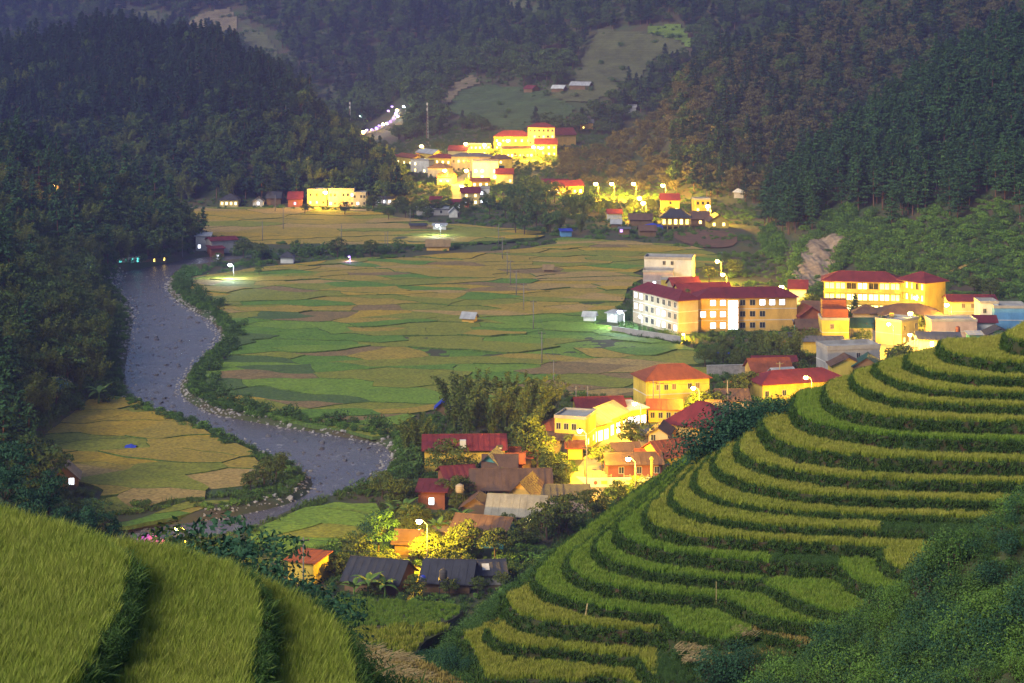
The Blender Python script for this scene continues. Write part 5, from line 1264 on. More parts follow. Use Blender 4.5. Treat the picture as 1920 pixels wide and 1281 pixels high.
for lab, x, y, w, kw in [
 ('street lamp over the river at lower left', 333, 990, 3000, dict(h=7)),
 ('street lamp beside the rust brown roof in the lower village', 786, 978, 4200, dict(h=8)),
 ('street lamp behind the white slogan wall', 1178, 861, 2400, {}),
 ('street lamp at the flat yellow house', 1087, 808, 4200, dict(h=9)),
 ('street lamp above the shop row', 1190, 757, 2600, {}),
 ('street lamp in front of the yellow villa', 1300, 728, 2000, {}),
 ('street lamp above the wide low red roof', 1511, 708, 2600, {}),
 ('street lamp beside the white lit doorway house', 1706, 628, 2200, {}),
 ('street lamp by the shop signs', 1666, 608, 3000, {}),
 ('street lamp before the brown hall', 1707, 588, 1600, {}),
 ('street lamp beside the school wing', 1717, 558, 1300, {}),
 ('street lamp right of the brown hall', 1775, 572, 1600, {}),
 ('street lamp beside the red roofed shed under the rock face', 1465, 538, 6500, dict(h=9)),
 ('lower of two street lamps behind the long red hall', 1355, 515, 3200, {}),
 ('upper of two street lamps behind the long red hall', 1345, 490, 4500, {}),
 ('street lamp beside the square yellow house near the pine slope', 1327, 387, 6500, {}),
 ('street lamp right of the row of hill lamps', 1243, 348, 5000, {}),
 ('brightest lamp in the row above the dark grove', 1188, 345, 7000, {}),
 ('second lamp in the row above the dark grove', 1147, 345, 6000, {}),
 ('leftmost lamp in the row above the dark grove', 1117, 345, 6000, {}),
 ('upper lamp among the lit trees below the hill row', 1199, 372, 4200, {}),
 ('lower lamp among the lit trees below the hill row', 1206, 381, 4200, {}),
 ('street lamp over the cream house in the far town', 866, 350, 6500, {}),
 ('dazzling lamp at the far town crossing', 874, 320, 11000, {}),
 ('lamp left of the far town crossing', 834, 320, 7000, {}),
 ('lamp at the lit fence of the far town', 873, 270, 5500, {}),
 ('lamp in the middle of the lit fence of the far town', 908, 272, 5500, {}),
 ('lamp at the right of the lit fence of the far town', 936, 270, 5500, {}),
 ('lamp before the red gabled mansion', 952, 264, 5000, {}),
 ('lamp before the tall four storey block', 1000, 276, 5500, {}),
 ('lamp at the foot of the maroon hall', 1014, 278, 5500, {}),
 ('lamp over the left end of the far town', 790, 274, 5000, {}),
 ('orange starry lamp over the far left houses', 610, 361, 3000, {})]:
    lamp(lab, x, y, w*S*(1 if y > 420 else 1.5), group='sodium street lamps', r=.5 if y > 600 else .65 if y > 420 else .95, **kw)  # farther bulbs are oversized, their size stands in for the lamps' bloom
lamp('low orange lamp beside the hut at the school corner', 1281, 627, 9000, h=1.8, r=.3, arm=.4)
lamp('small ember orange lamp on the left wooded slope', 102, 348, 2500, h=12, c='ember', r=.35)
lamp('blue white floodlight on the river bank by the white house', 431, 497, 5000, h=5, c='flood', r=.6, name='flood_light')
lamp('white floodlight in the far paddies', 820, 423, 3500, h=4.5, c='flood', r=.6, name='flood_light')
lamp('brilliant blue white floodlight at the school wall', 1162, 585, 3200, h=5, c='flood', r=.6, name='flood_light')
lamp('smaller blue white floodlight against the school end', 1200, 594, 900, h=4.5, c='flood', r=.42, name='flood_light', arm=.6)
lamp('lone blue white lamp left of the violet steps', 675, 218, 2200, h=9, c='flood', r=.6, name='flood_light')
lamp('blue white lamp at the top of the violet steps', 757, 200, 2200, h=9, c='flood', r=.6, name='flood_light')
lamp('small violet lamp beside the stream', 655, 481, 800, h=2.2, c='violet', r=.4, name='flood_light', arm=.4)
for k, (x, y) in enumerate([(681,248),(688,244),(697,243),(706,240),(711,236),(718,233),(726,231),(732,228),(738,222),(742,213),(744,207),(735,200),(746,218),(728,208)]):
    p = at(x, y, 5.0); e = empty('step_lamp', p, 0, 'small violet lamp lining the hillside steps', 'lamp', 'violet lamps on the hillside steps')
    MB().tube((0,0,-.6),(0,0,4.4),.07,.05,5).build('pole', M['dark_metal'], e)
    mobj('bulb', bulbmesh(1.0 if k % 3 else 1.25, 'bulb_violet' if k % 5 else 'bulb_sodium'), e, (0, 0, 5.0))
    if k % 3 == 0:
        ld = bpy.data.lights.new('lamp_light', 'POINT'); ld.energy = 900; ld.color = COLS['violet'][0] if k % 4 else COLS['sodium'][0]; ld.shadow_soft_size = .4
        lo = bpy.data.objects.new('lamp_light', ld); lo.location = (0, -1.4, 3.6); link(lo, e)

_sp = [at(x, y) for x, y in [(682,252),(700,246),(718,238),(734,230),(744,216),(748,204)]]; mb = MB()
for a, b in zip(_sp[:-1], _sp[1:]):
    for i in range(8):
        q = a.lerp(b, i/8); mb.box(q.x-2.2, q.x+2.2, q.y-1.2, q.y+1.2, q.z-.6, q.z+.4+.03*i)
tag(mb.build('hillside_steps', M['concrete']), 'pale stepped path lined with violet lamps', kind='structure')
# ---------------------------------------------------------------- poles and wires
def power_pole(px, py, label, h=8.5, cross=True, ymin=262.0):
    p = at(px, py, 0, ymin); e = empty('power_pole', p, 0, label, 'pole', 'power poles')
    MB().tube((0,0,-1),(0,0,h),.17,.11,7).build('pole', M['pole'], e, True)
    if cross:
        MB().box(-.9,.9,-.06,.06,h-.55,h-.42).build('crossarm', M['dark_metal'], e)
        for x in (-.8, 0, .8): MB().lathe([(.03,0),(.07,.05),(.05,.14),(.07,.2),(.02,.26)], 6, (x,0,h-.42)).build('insulator', M['w_brick'], e)
    return p, h
line = []
for k, (x, y) in enumerate([(1038,744),(1016,684),(1000,619),(982,584),(968,557),(957,536),(951,517),(942,487),(935,461)]):
    line.append(power_pole(x, y, f"{['nearest','second','third','fourth','fifth','sixth','seventh','eighth','farthest'][k]} power pole of the line crossing the middle paddies"))
for x, y, lab in [(531,431,'tall pale pole in the far ochre paddies'),(769,428,'pole beside the far paddy floodlight'),(640,458,'dark pole behind the stream shrubs'),(722,474,'left of the paired poles by the stream'),(727,474,'right of the paired poles by the stream'),(492,452,'thin pole right of the grey wall house'),(342,482,'white pole by the river shacks'),(516,398,'thin pole before the maroon far house')]:
    power_pole(x, y, lab, 8.0 if x != 531 else 9.5, cross=False)
def cable(label, pts, r=.03, sag=.5):
    mb = MB()
    for a, b in zip(pts[:-1], pts[1:]):
        a = Vector(a); b = Vector(b); n = 6; prev = a
        for i in range(1, n+1):
            t = i/n; q = a.lerp(b, t)-Vector((0,0,4*sag*t*(1-t))); mb.tube(prev, q, r, r, 3); prev = q
    return tag(mb.build('power_cable', M['dark_metal']), label, 'cable')
for dx, nm in ((-.8, 'left'), (.8, 'right')):
    cable(f'{nm} cable of the line crossing the middle paddies', [(p.x+dx, p.y, p.z+h-.2) for p, h in line], .03)
pp = [power_pole(x, y, lab, hh) for x, y, lab, hh in [(569,1104,'yellow lit pole with wires in the lower village',8.0),(1080,778,'left double mast pole behind the flat yellow house',6.5),(1102,778,'right double mast pole behind the flat yellow house',6.5),(1225,772,'left pole before the yellow villa',7.0),(1237,774,'right pole before the yellow villa',7.0),(1364,776,'lit pole right of the yellow villa',7.5),(1462,742,'thin pole behind the wide red roof',8.0),(376,1090,'yellow lit pole behind the dark tree at lower left',7.0),(1100,925,'yellow pole by the slogan wall',9.0)]]
cable('wires running right from the yellow lit pole', [pp[0][0]+Vector((0,0,7.7)), Vector((pp[0][0].x+22, pp[0][0].y+4, 6.6))], .03)
cable('lower wires running right from the yellow lit pole', [pp[0][0]+Vector((0,0,6.2)), Vector((pp[0][0].x+24, pp[0][0].y+5, 5.0))], .04)
cable('wire from the villa poles to the lit pole', [pp[3][0]+Vector((0,0,6.6)), pp[5][0]+Vector((0,0,7.2))], .03)
def mast(label, px, py, h):
    p = at(px, py); e = empty('radio_mast', p, 0, label, 'mast')
    for k in range(3):
        a = 2.094*k; MB().tube((math.cos(a)*.8,math.sin(a)*.8,-1),(math.cos(a)*.35,math.sin(a)*.35,h),.11,.08,5).build('leg', M['w_brick'] if k else M['w_white'], e)
    mb = MB()
    for i in range(int(h/2)):
        for k in range(3):
            a = 2.094*k; b = 2.094*(k+1); r0 = .8-.45*(2*i)/h; mb.tube((math.cos(a)*r0,math.sin(a)*r0,2*i),(math.cos(b)*r0,math.sin(b)*r0,2*i+2),.06,.06,4)
    mb.build('lattice', M['w_white'], e)
    for z in (h*.8, h*.95): MB().box(-.5,.5,-.9,-.7,z,z+1.6).build('antenna', M['w_white'], e)
mast('slender lit radio mast left of the far town', 801, 262, 24); mast('white radio mast on the edge of the round hill', 656, 246, 20)

# ---------------------------------------------------------------- street, walls, signs and small things
def road(label, pts, w, lift=0.12):
    P = [at(x, y) for x, y in pts]; mb = MB(); Q = smooth([(p.x, p.y) for p in P], 4)
    L = []; R = []
    for i in range(len(Q)):
        a = np.array(Q[max(i-1, 0)]); b = np.array(Q[min(i+1, len(Q)-1)]); d = (b-a)/(np.linalg.norm(b-a)+1e-9); n = np.array([-d[1], d[0]])*w/2
        for S_, s_ in ((L, 1), (R, -1)): q = np.array(Q[i])+n*s_; S_.append((q[0], q[1], gz(*Q[i])+lift))
    for i in range(len(Q)-1): mb.slab([R[i], R[i+1], L[i+1], L[i]], .4)
    FOOT.append([(p[0], p[1]) for p in L]+[(p[0], p[1]) for p in R[::-1]])
    return tag(mb.build('road', M['road']), label, kind='structure')
road('concrete village street climbing past the shops', [(1060,960),(1090,925),(1118,880),(1150,842),(1186,812),(1230,800)], 7.5)
road('concrete street lit yellow below the school', [(1640,712),(1640,680),(1648,655),(1676,630),(1720,612)], 7.0)
road('pale lane along the foot of the round hill', [(360,389),(480,390),(600,391),(700,395)], 5)
road('street of the far town', [(846,400),(862,372),(858,345),(880,328),(930,308),(1000,300)], 7)
# slogan wall: boat shaped white wall with gold lettering
o, W, rz = frame_of((1092,916), (1222,914)); e = empty('slogan_wall', o, rz, 'white boat shaped slogan wall with gold lettering and emblem', 'wall'); outline(o, W, 1, rz)
MB().poly([(-1.2,0,2.2),(1.2,0,.2),(W,0,.2),(W,0,1.9),(1.6,0,1.9)]).poly([(1.6,.35,1.9),(W,.35,1.9),(W,.35,.2),(1.2,.35,.2),(-1.2,.35,2.2)]).poly([(-1.2,0,2.2),(1.6,0,1.9),(1.6,.35,1.9),(-1.2,.35,2.2)]).poly([(1.6,0,1.9),(W,0,1.9),(W,.35,1.9),(1.6,.35,1.9)]).poly([(-1.2,0,2.2),(-1.2,.35,2.2),(1.2,.35,.2),(1.2,0,.2)]).build('wall', M['w_white'], e)
def text(body, size, loc, parent, m_):
    cu = bpy.data.curves.new('lettering', 'FONT'); cu.body = body; cu.size = size; cu.extrude = .01
    t = bpy.data.objects.new('lettering_source', cu); COL.objects.link(t); dg = bpy.context.evaluated_depsgraph_get()
    me = bpy.data.meshes.new_from_object(t.evaluated_get(dg)); bpy.data.objects.remove(t); me.materials.clear(); me.materials.append(m_)
    return mobj('lettering', me, parent, loc, (math.pi/2, 0, 0))
text('CH\u1ee6 T\u1ecaCH', .62, (W*.43, -.03, 1.2), e, M['w_yellow']); text('S\u1ed0NG M\u00c3I TRONG', .56, (W*.34, -.03, .45), e, M['w_yellow'])
em = MB().lathe([(.03,0),(.36,0),(.36,.05),(.03,.05)], 14); em.V = [(W*.19+x, -.02-z, 1.05+y) for x, y, z in em.V]; em.build('emblem', M['w_brick'], e)
MB().box(W*.27, W*.36, -.03, -.005, .75, 1.4).build('plaque', M['w_yellow'], e); MB().box(W*.88, W*.93, -.03, -.005, .8, 1.3).build('plaque', M['w_tan'], e)
for x, lab in ((1098, 'left yellow gate pillar behind the slogan wall'), (1222, 'right yellow gate pillar behind the slogan wall')):
    p = at(x, 908); e = empty('gate_pillar', p, 0, lab, 'pillar'); MB().box(-.4,.4,-.4,.4,-.5,.7).build('base', M['w_yellow'], e); MB().tube((0,0,.7),(0,0,4.6),.32,.26,10).build('shaft', M['w_yellow'], e, True); MB().lathe([(.26,4.6),(.42,4.75),(.42,4.95),(.1,5.3)], 10).build('cap', M['w_yellow'], e)
for (xa, xb), lab in (((1102,1146), 'left run of the swagged yellow fence'), ((1170,1226), 'right run of the swagged yellow fence')):
    o, W, rz = frame_of((xa,904), (xb,904)); e = empty('fence', o, rz, lab, 'fence'); n = 5
    for k in range(n+1): MB().box(W*k/n-.08, W*k/n+.08, -.08, .08, -.4, 1.5).build('post', M['w_cream'], e)
    for zz in (.5, 1.1):
        mb = MB()
        for k in range(n): mb.tube((W*k/n,0,zz+.2*abs(k/n-.5)),(W*(k+1)/n,0,zz+.2*abs((k+1)/n-.5)),.05,k=4)
        mb.build('rail', M['w_cream'], e)
# stone retaining wall and school yard wall
def wall_thing(label, p0, p1, h, m_, t=.4, name='wall', cap=True):
    o, W, rz = frame_of(p0, p1); e = empty(name, o, rz, label, 'wall'); outline(o, W, t, rz, .4)
    MB().box(0, W, 0, t, -1.5, h).build('wall', M[m_], e)
    if cap: MB().box(-.06, W+.06, -.06, t+.06, h+.002, h+.14).build('coping', M['concrete'], e)
    return e
wall_thing('rough stone retaining wall under the bushes', (1326,706), (1402,704), 2.6, 'stone', .6)
wall_thing('grey yard wall between the floodlight and the school', (1146,622), (1276,642), 1.5, 'w_grey')
# water tanks, dishes
def tank(label, px, py, z, body, stand=True, r=.6, hh=1.5):
    p = at(px, py); e = empty('water_tank', p, 0, label, 'tank')
    if stand:
        for a in (-.55, .55):
            for b in (-.55, .55): MB().tube((a,b,-.6),(a,b,z),.06,k=4).build('leg', M['dark_metal'], e)
        MB().box(-.7,.7,-.7,.7,z,z+.08).build('platform', M['dark_metal'], e)
    MB().lathe([(r*.9,z+.09),(r,z+.2),(r,z+hh*.85),(r*.6,z+hh),(r*.15,z+hh*1.08)], 14).build('barrel', M[body], e, True)
    mb = MB()
    for q in (.3,.5,.7): mb.lathe([(r*1.02,z+hh*q),(r*1.05,z+hh*q+.05),(r*1.02,z+hh*q+.1)], 14)
    mb.build('band', M[body], e)
tank('black water tank before the dark house with red gable', 831, 1118, 2.6, 'w_dark')
tank('orange lit water tank on a stand by the bananas', 862, 966, 4.0, 'w_tan', r=.75)
tank('steel water tank on posts right of the plaster house', 1664, 712, 3.0, 'w_white')
tank('dark tank on a tall stand among the right hand roofs', 1796, 652, 4.2, 'w_brick')
p = at(793, 1116); e = empty('satellite_dish', p, 0, 'blue dish on a post beside the dark house', 'dish')
MB().tube((0,0,-.4),(0,0,2.5),.05,k=5).build('post', M['dark_metal'], e); d = MB().lathe([(.05,.16),(.28,.1),(.45,-.03)], 14); d.V = [(x, -z-.1, 2.7+y) for x, y, z in d.V]; d.build('dish', M['r_blue'], e)
# tarpaulins and banner
def tarp(label, px, py, w, d_, h, m_):
    p = at(px, py); e = empty('tarpaulin', p, rnd.uniform(-.3,.3), label, 'tarpaulin')
    mb = MB(); n = 6
    for i in range(n+1):
        for j in range(n+1):
            u, v = i/n, j/n; mb.V.append((w*(u-.5), d_*(v-.5), h*(1-abs(2*v-1)**1.5)*(1-.35*abs(2*u-1))+.12*rnd.random()))
    for i in range(n):
        for j in range(n): a = i*(n+1)+j; mb.F.append((a, a+n+1, a+n+2, a+1))
    mb.build('sheet', M[m_], e)
    for x in (-.45, .45): MB().tube((w*x,0,-.3),(w*x,0,h*.6),.05,k=4).build('pole', M['wood'], e)
tarp('blue tarpaulin in the left bank paddy', 246, 841, 2.4, 2, .9, 'r_blue')
tarp('blue tarpaulin on the bank left of the stilt house', 1224, 430, 8, 5, 2.6, 'r_blue')
tarp('blue sheet over a cart by the stone wall', 1356, 668, 3.4, 2, 1.4, 'r_blue')
tarp('violet tarpaulin roof behind the near rice at lower left', 284, 1040, 5.5, 5, 3.6, 'r_purple')
# parked van on the lit street
p = at(1683, 642); e = empty('parked_van', p, 1.1, 'small white van parked on the lit street', 'van')
v = MB(); pr = [(-2.1,.35),(2.1,.35),(2.1,.95),(1.5,1.15),(.95,1.85),(-2.05,1.9)]
v.poly([(x,-.85,z) for x, z in pr]).poly([(x,.85,z) for x, z in pr[::-1]])
for (a, c), (b, d) in zip(pr, pr[1:]+pr[:1]): v.poly([(a,-.85,c),(a,.85,c),(b,.85,d),(b,-.85,d)])
v.build('body', M['w_white'], e)
for x in (-1.3, 1.35):
    for y in (-.86, .72):
        w = MB().lathe([(.05,0),(.33,0),(.33,.16),(.05,.16)], 12); w.V = [(x+a, y+c, .33+b) for a, b, c in w.V]; w.build('wheel', M['w_dark'], e)
for y in (-.87, .86): MB().box(-1.6,.9,y,y+.01,1.2,1.7).build('window', M['glass'], e)
# shop signs
for x, y, zz, lab in ((1686,648,4.2,'white vertical shop sign on the lit street'), (1672,640,5.6,'yellow projecting shop sign under the lamp')):
    p = at(x, y); e = empty('shop_sign', p, 0, lab, 'sign'); MB().tube((0,0,-.5),(0,0,zz),.06,k=5).build('post', M['pole'], e); MB().box(-.6,.6,-.08,.08,zz-.1,zz+2.2).build('board', M['w_white'] if 'white' in lab else M['w_yellow'], e)
    mb = MB()
    for k in range(3): mb.box(-.4,-.05,-.1,-.082,zz+.2+k*.65,zz+.6+k*.65).box(.08,.4,-.1,-.082,zz+.2+k*.65,zz+.6+k*.65)
    mb.build('lettering', M['w_brick'], e)
# ---------------------------------------------------------------- trees and plants of the village
def tree(kindname, px, py, h, label, name='tree', cat='tree', ymin=262.0, group=None, sz=None, sink=0.2):
    base = {'village':7, 'broad':9, 'bamboo':12, 'teal':6, 'pine':18, 'shrub':1.6, 'bright':1.3, 'teal_bush':2.0, 'dark_pine':15, 'leafy':1.2}[kindname]
    p = at(px, py, 0, ymin); return plant(kindname, name, p-Vector((0,0,sink)), h/base, None, label, cat, group, sz=sz)
for k, (x, y, h) in enumerate([(848,806,12.5),(874,822,12),(898,800,13.5),(922,818,12.5),(946,800,13),(968,820,11.5),(990,800,13),(1012,806,12),(1030,792,11),(862,776,10.5),(1000,828,10)]):
    tree('bamboo', x, y, h, 'yellow lit bamboo clump behind the long red roofed hall', 'bamboo_clump', 'bamboo', group='bamboo grove behind the yellow hall')
V_ = [('bamboo',786,856,9.5,'reddish bamboo left of the yellow hall beside the river'),('bamboo',762,850,8,'dark bamboo leaning over the river edge'),
 ('village',838,910,8.0,'round dark mango tree in front of the yellow hall'),('village',872,908,5.5,'small tree right of the round mango tree'),
 ('village',985,868,9,'bright yellow lit tree right of the yellow hall'),('village',1008,880,7,'yellow lit tree by the street bend'),('village',1034,905,6,'golden lit tree above the dark roofed sheds'),
 ('village',1188,850,6.8,'round dark tree in the middle of the shop street'),('village',1130,884,5,'small tree beside the lit village street'),
 ('teal',708,1052,8.0,'dark tree hung with creepers beside the lower dark roof'),('village',672,1060,5,'amber lit bush left of the creeper tree'),
 ('village',866,1052,6.2,'brilliant yellow lit tree below the rust brown roof'),('village',928,1056,5.6,'amber lit tree right of the brilliant yellow tree'),
 ('village',985,1030,5.0,'orange lit tree under the pale tiled roof'),('village',1064,1004,7.0,'dark tree before the grey roofed shed'),('village',1026,1012,6.0,'brown leafed tree at the foot of the terrace slope'),
 ('village',1110,970,5.0,'golden shrubs below the slogan wall'),('village',1160,945,4.2,'amber lit tree under the slogan wall'),('village',1196,930,3.8,'orange leafed tree at the right of the slogan wall'),
 ('village',1380,752,6.0,'amber lit tree below the stone wall'),('village',1404,742,5.6,'golden tree left of the orange roof'),('village',1310,782,5.6,'yellow lit tree in front of the villa'),('village',1338,776,5.2,'golden tree right of the villa'),
 ('bamboo',1452,684,10.5,'tall brown bamboo right of the orange school block'),('bamboo',1486,690,11,'tallest brown bamboo beside the maroon roofs'),('village',1420,668,6.5,'dark bush tree before the orange school block'),('village',1440,694,5.5,'scrubby tree below the tall bamboo'),
 ('village',1360,660,4.4,'low dark tree left of the blue covered cart'),('village',1322,688,5,'dark bush at the corner of the stone wall'),('village',1396,690,4.6,'olive bush above the stone wall'),('village',1500,716,5,'dark tree before the low brown house'),('village',1536,722,4.2,'small dark tree by the yellow gable'),
 ('village',1612,668,6.0,'bright lit bare branched tree on the street'),('village',1660,640,7,'lit tree behind the shop signs'),('village',1720,630,6,'lit tree left of the plaster wall house'),('village',1690,704,7.2,'dark tree at the edge of the upper terraces'),
 ('village',1520,594,6.5,'green lit tree left of the school'),('village',1566,598,4.6,'flat spreading tree in front of the school'),('village',1590,600,4.2,'low spreading tree at the school gate'),('dark_pine',1603,604,8.5,'small conifer in front of the lit school'),('dark_pine',1424,584,6.5,'slim conifer behind the orange school block'),
 ('village',1240,530,4.4,'roof high tree before the white block'),('village',1400,584,5,'yellow lit tree behind the orange block roof'),('village',1376,520,6,'glowing tree under the upper street lamps'),('village',1330,534,6,'glowing tree left of the lower street lamp'),
 ('teal',1806,684,7.0,'dark leafy tree above the top terrace'),('teal',1846,676,5.0,'small dark tree beside the leafy tree above the top terrace'),('teal',1880,668,6.5,'dark bushy tree at the right edge above the terraces'),('village',1856,560,6,'dark round tree on the slope at right edge'),('village',1826,548,5,'bright green bush on the slope at right edge'),
 ('village',456,486,7,'dark round tree right of the white house'),('village',486,486,6,'second dark tree beside the stream'),('village',633,486,7.5,'tallest tree of the stream bank'),('village',694,482,6,'slim tree on the stream bank near the paired poles'),('village',486,516,3.2,'lone bent tree at the paddy edge by the floodlight'),
 ('village',240,478,6.5,'green lit tree above the cyan market shack'),('village',330,478,6,'green lit tree right of the river shacks'),('village',410,498,4.5,'dark bush below the brick hut'),('village',572,402,5,'dark tree before the orange lamp'),('village',646,404,6,'dark shrubs right of the orange lamp'),('village',760,410,6,'dark tree left of the far stream'),('village',700,396,7,'tree before the market shed lights'),
 ('bamboo',182,604,12,'drooping bamboo on the left bank of the river'),('bamboo',206,612,10,'dark leaning bamboo over the left river bank'),('village',518,900,5.2,'dark shrubs on the stony river point'),('village',496,914,4.8,'second dark shrub on the stony river point'),('village',470,922,3.8,'small shrub behind the stony river point'),
 ('village',770,1002,5.0,'dark bananas and shrubs by the riverside lamp'),('village',745,960,6.0,'dark leafy tree on the river edge below the hall'),('village',716,936,5,'low dark tree where the river bends'),('village',850,950,5.6,'lit tree behind the water tank')]
for kk, x, y, h, lab in V_: tree(kk, x, y, h, lab, 'bamboo_clump' if kk == 'bamboo' else 'conifer' if kk == 'dark_pine' else 'tree', 'bamboo' if kk == 'bamboo' else 'tree')
grove = [(906,402),(940,380),(1000,366),(1090,384),(1130,420),(1080,440),(1000,446),(930,430)]
k = 0
while k < 34:
    x = rnd.uniform(906, 1130); y = rnd.uniform(366, 446)
    if pip(grove, np.array([x]), np.array([y]))[0]:
        tree('bamboo' if rnd.random() < .3 else 'broad', x, y, rnd.uniform(8, 12), 'tall dark tree of the grove below the far town', 'grove_tree', group='dark grove below the far town'); k += 1
for k in range(22):
    tree('village', rnd.uniform(1090,1260), rnd.uniform(392,424), rnd.uniform(3.5,6), 'yellow lit tree around the row of hill lamps', 'tree', group='lit trees around the hill lamps')
for k in range(20):
    tree('village', rnd.uniform(716,1060), rnd.uniform(272,310), rnd.uniform(3,5), 'lamp lit tree among the far town houses', 'tree', group='trees among the far town houses')
for k in range(18):
    tree('village', rnd.uniform(690,880), rnd.uniform(395,416), rnd.uniform(4,7), 'dim tree on the near edge of the far town', 'tree', group='trees on the near edge of the far town')
for k in range(26):
    tree('shrub', 440+k*12.5+rnd.uniform(-6,6), 482-k*.5+rnd.uniform(-4,8), rnd.uniform(2.4,4.2), 'dark shrub along the small stream', 'shrub', 'shrub', group='shrubs along the small stream')
# shrubs on the river banks
def along(pts, n, spread, side):
    C = np.array([plan(x, y, WZ) for x, y in pts]); L = np.r_[0, np.cumsum(np.linalg.norm(np.diff(C, axis=0), axis=1))]
    out = []
    for i in range(n):
        s = rnd.random()*L[-1]; x = np.interp(s, L, C[:, 0]); y = np.interp(s, L, C[:, 1])
        s2 = min(s+1, L[-1]); d = np.array([np.interp(s2, L, C[:, 0])-x, np.interp(s2, L, C[:, 1])-y]); d /= np.linalg.norm(d)+1e-9
        w = side*(rnd.random()*spread[1]+spread[0]); out.append((x-d[1]*w, y+d[0]*w))
    return out
RB = R_RIGHT[7:24]; LB = R_LEFT[7:23]
def side_of(pts):          # +1 when the left normal of the traced direction points away from the water
    C = [plan(x, y, WZ) for x, y in pts]; a, b = np.array(C[2]), np.array(C[3]); d = (b-a)/np.linalg.norm(b-a); m_ = (a+b)/2+np.array([-d[1], d[0]])*3
    return 1 if river_sd(np.array([m_[0]]), np.array([m_[1]]))[0] > 0 else -1
sr, sl = side_of(RB), side_of(LB)
for x, y in along(RB, 95, (2.5, 4.5), sr):
    plant('shrub', 'bank_shrub', (x, y, gz(x, y)-.1), 1.0+rnd.random()*1.1, label='dark green shrub on the right bank of the river', cat='shrub', group='shrubs on the right river bank')
for x, y in along(LB[:8], 40, (3.5, 6), sl):
    plant('shrub', 'bank_shrub', (x, y, gz(x, y)-.1), 1.0+rnd.random()*1.2, label='dark green shrub on the left bank of the river', cat='shrub', group='shrubs on the left river bank')
# stones
def stone_mesh(seed):
    r = random.Random(seed); bm = bmesh.new(); bmesh.ops.create_icosphere(bm, subdivisions=1, radius=1)
    for v in bm.verts: v.co *= r.uniform(.72, 1.15); v.co.z *= .62
    me = bpy.data.meshes.new('boulder'); bm.to_mesh(me); bm.free(); me.materials.append(M['stone']); return me
STONES = [stone_mesh(i) for i in range(6)]
WET = []
for s_ in STONES: w_ = s_.copy(); w_.name = 'wet_boulder'; w_.materials.clear(); w_.materials.append(M['wet_stone']); WET.append(w_)
def boulder(x, y, s, lab, grp, z=None, ms=None):
    o = mobj('boulder', (ms or STONES)[rnd.randrange(6)], None, (x, y, (gz(x, y) if z is None else z)), (rnd.random()*.6, rnd.random()*.6, rnd.random()*6), (s, s*rnd.uniform(.7,1.2), s*rnd.uniform(.6,1)))
    tag(o, lab, 'boulder', grp)
for x, y in along(RB, 85, (-1.6, 3.4), sr): boulder(x, y, rnd.uniform(.35,.95), 'pale boulder along the right river bank', 'boulders along the right bank')
for x, y in along(LB, 85, (-1.6, 3.8), sl): boulder(x, y, rnd.uniform(.35,1.0), 'pale boulder along the left river bank', 'boulders along the left bank')
n = 0
while n < 110:
    x = rnd.uniform(_rb[0], _rb[1]); y = rnd.uniform(330, 690)
    if river_sd(np.array([x]), np.array([y]))[0] < -2 and -40 < proj(x, y, 0)[0] < 800: boulder(x, y, rnd.uniform(.3,.95), 'wet stone standing in the river', 'stones in the river bed', WZ-.05, WET); n += 1
sp = np.array(along(RB, 1500, (-3.0, 5.0), sr)+along(LB, 1600, (-3.0, 6.0), sl)+along([(500,880),(545,905),(575,910)], 260, (-2, 8), sl))
sz_ = gzv(sp[:, 0], sp[:, 1]); scatter('river_shingle', np.column_stack([sp, np.maximum(sz_, WZ-.08)]), STONES, .14+.42*rng.random(len(sp))**2, 'grey shingle and pebbles along the river banks', 'stones', .4)
iv = np.column_stack([rng.uniform(_rb[0], _rb[1], 9000), rng.uniform(330, 690, 9000), np.full(9000, WZ-.06)])
iv = iv[(river_sd(iv[:, 0], iv[:, 1]) < -1) & (vnoise(iv[:, 0]/7, iv[:, 1]/16, 44) > -.1)][:750]
scatter('river_stones', iv, WET, .12+.4*rng.random(len(iv))**2, 'dark wet stones breaking the river surface', 'stones', .3)
bg_ = np.array(along(RB, 1500, (.2, 4.2), sr)+along(LB, 900, (.2, 5), sl)); scatter('river_bank_scrub', np.column_stack([bg_, gzv(bg_[:, 0], bg_[:, 1])]), [q['both'] for q in KIND['shrub']+KIND['bright']], .3+.6*rng.random(len(bg_))**2, 'low scrub and grass along the river banks', 'scrub', .2)
# trees crowding between the village houses
k = 0; vz = [([(770,930),(880,900),(1040,880),(1100,960),(1010,1020),(900,1060),(760,1060),(700,1000)], 34), ([(1050,790),(1230,760),(1400,760),(1350,800),(1200,880),(1060,880)], 16), ([(1330,650),(1500,640),(1690,600),(1720,690),(1560,720),(1340,700)], 26), ([(560,1090),(660,1060),(960,1080),(940,1118),(700,1130)], 16)]
for poly, cnt in vz:
    c_ = 0; tr = 0
    while c_ < cnt and tr < 4000:
        tr += 1; x = rnd.uniform(min(a for a, b in poly), max(a for a, b in poly)); y = rnd.uniform(min(b for a, b in poly), max(b for a, b in poly))
        if not pip(poly, np.array([x]), np.array([y]))[0]: continue
        p = at(x, y)
        if any(pip(q, np.array([p.x]), np.array([p.y]))[0] for q in FOOT): continue
        h = rnd.uniform(2.4, 4.6); plant('village', 'tree', p-Vector((0,0,.2)), h/7, label='small leafy tree crowding between the village houses', cat='tree', group='small trees between the village houses'); c_ += 1
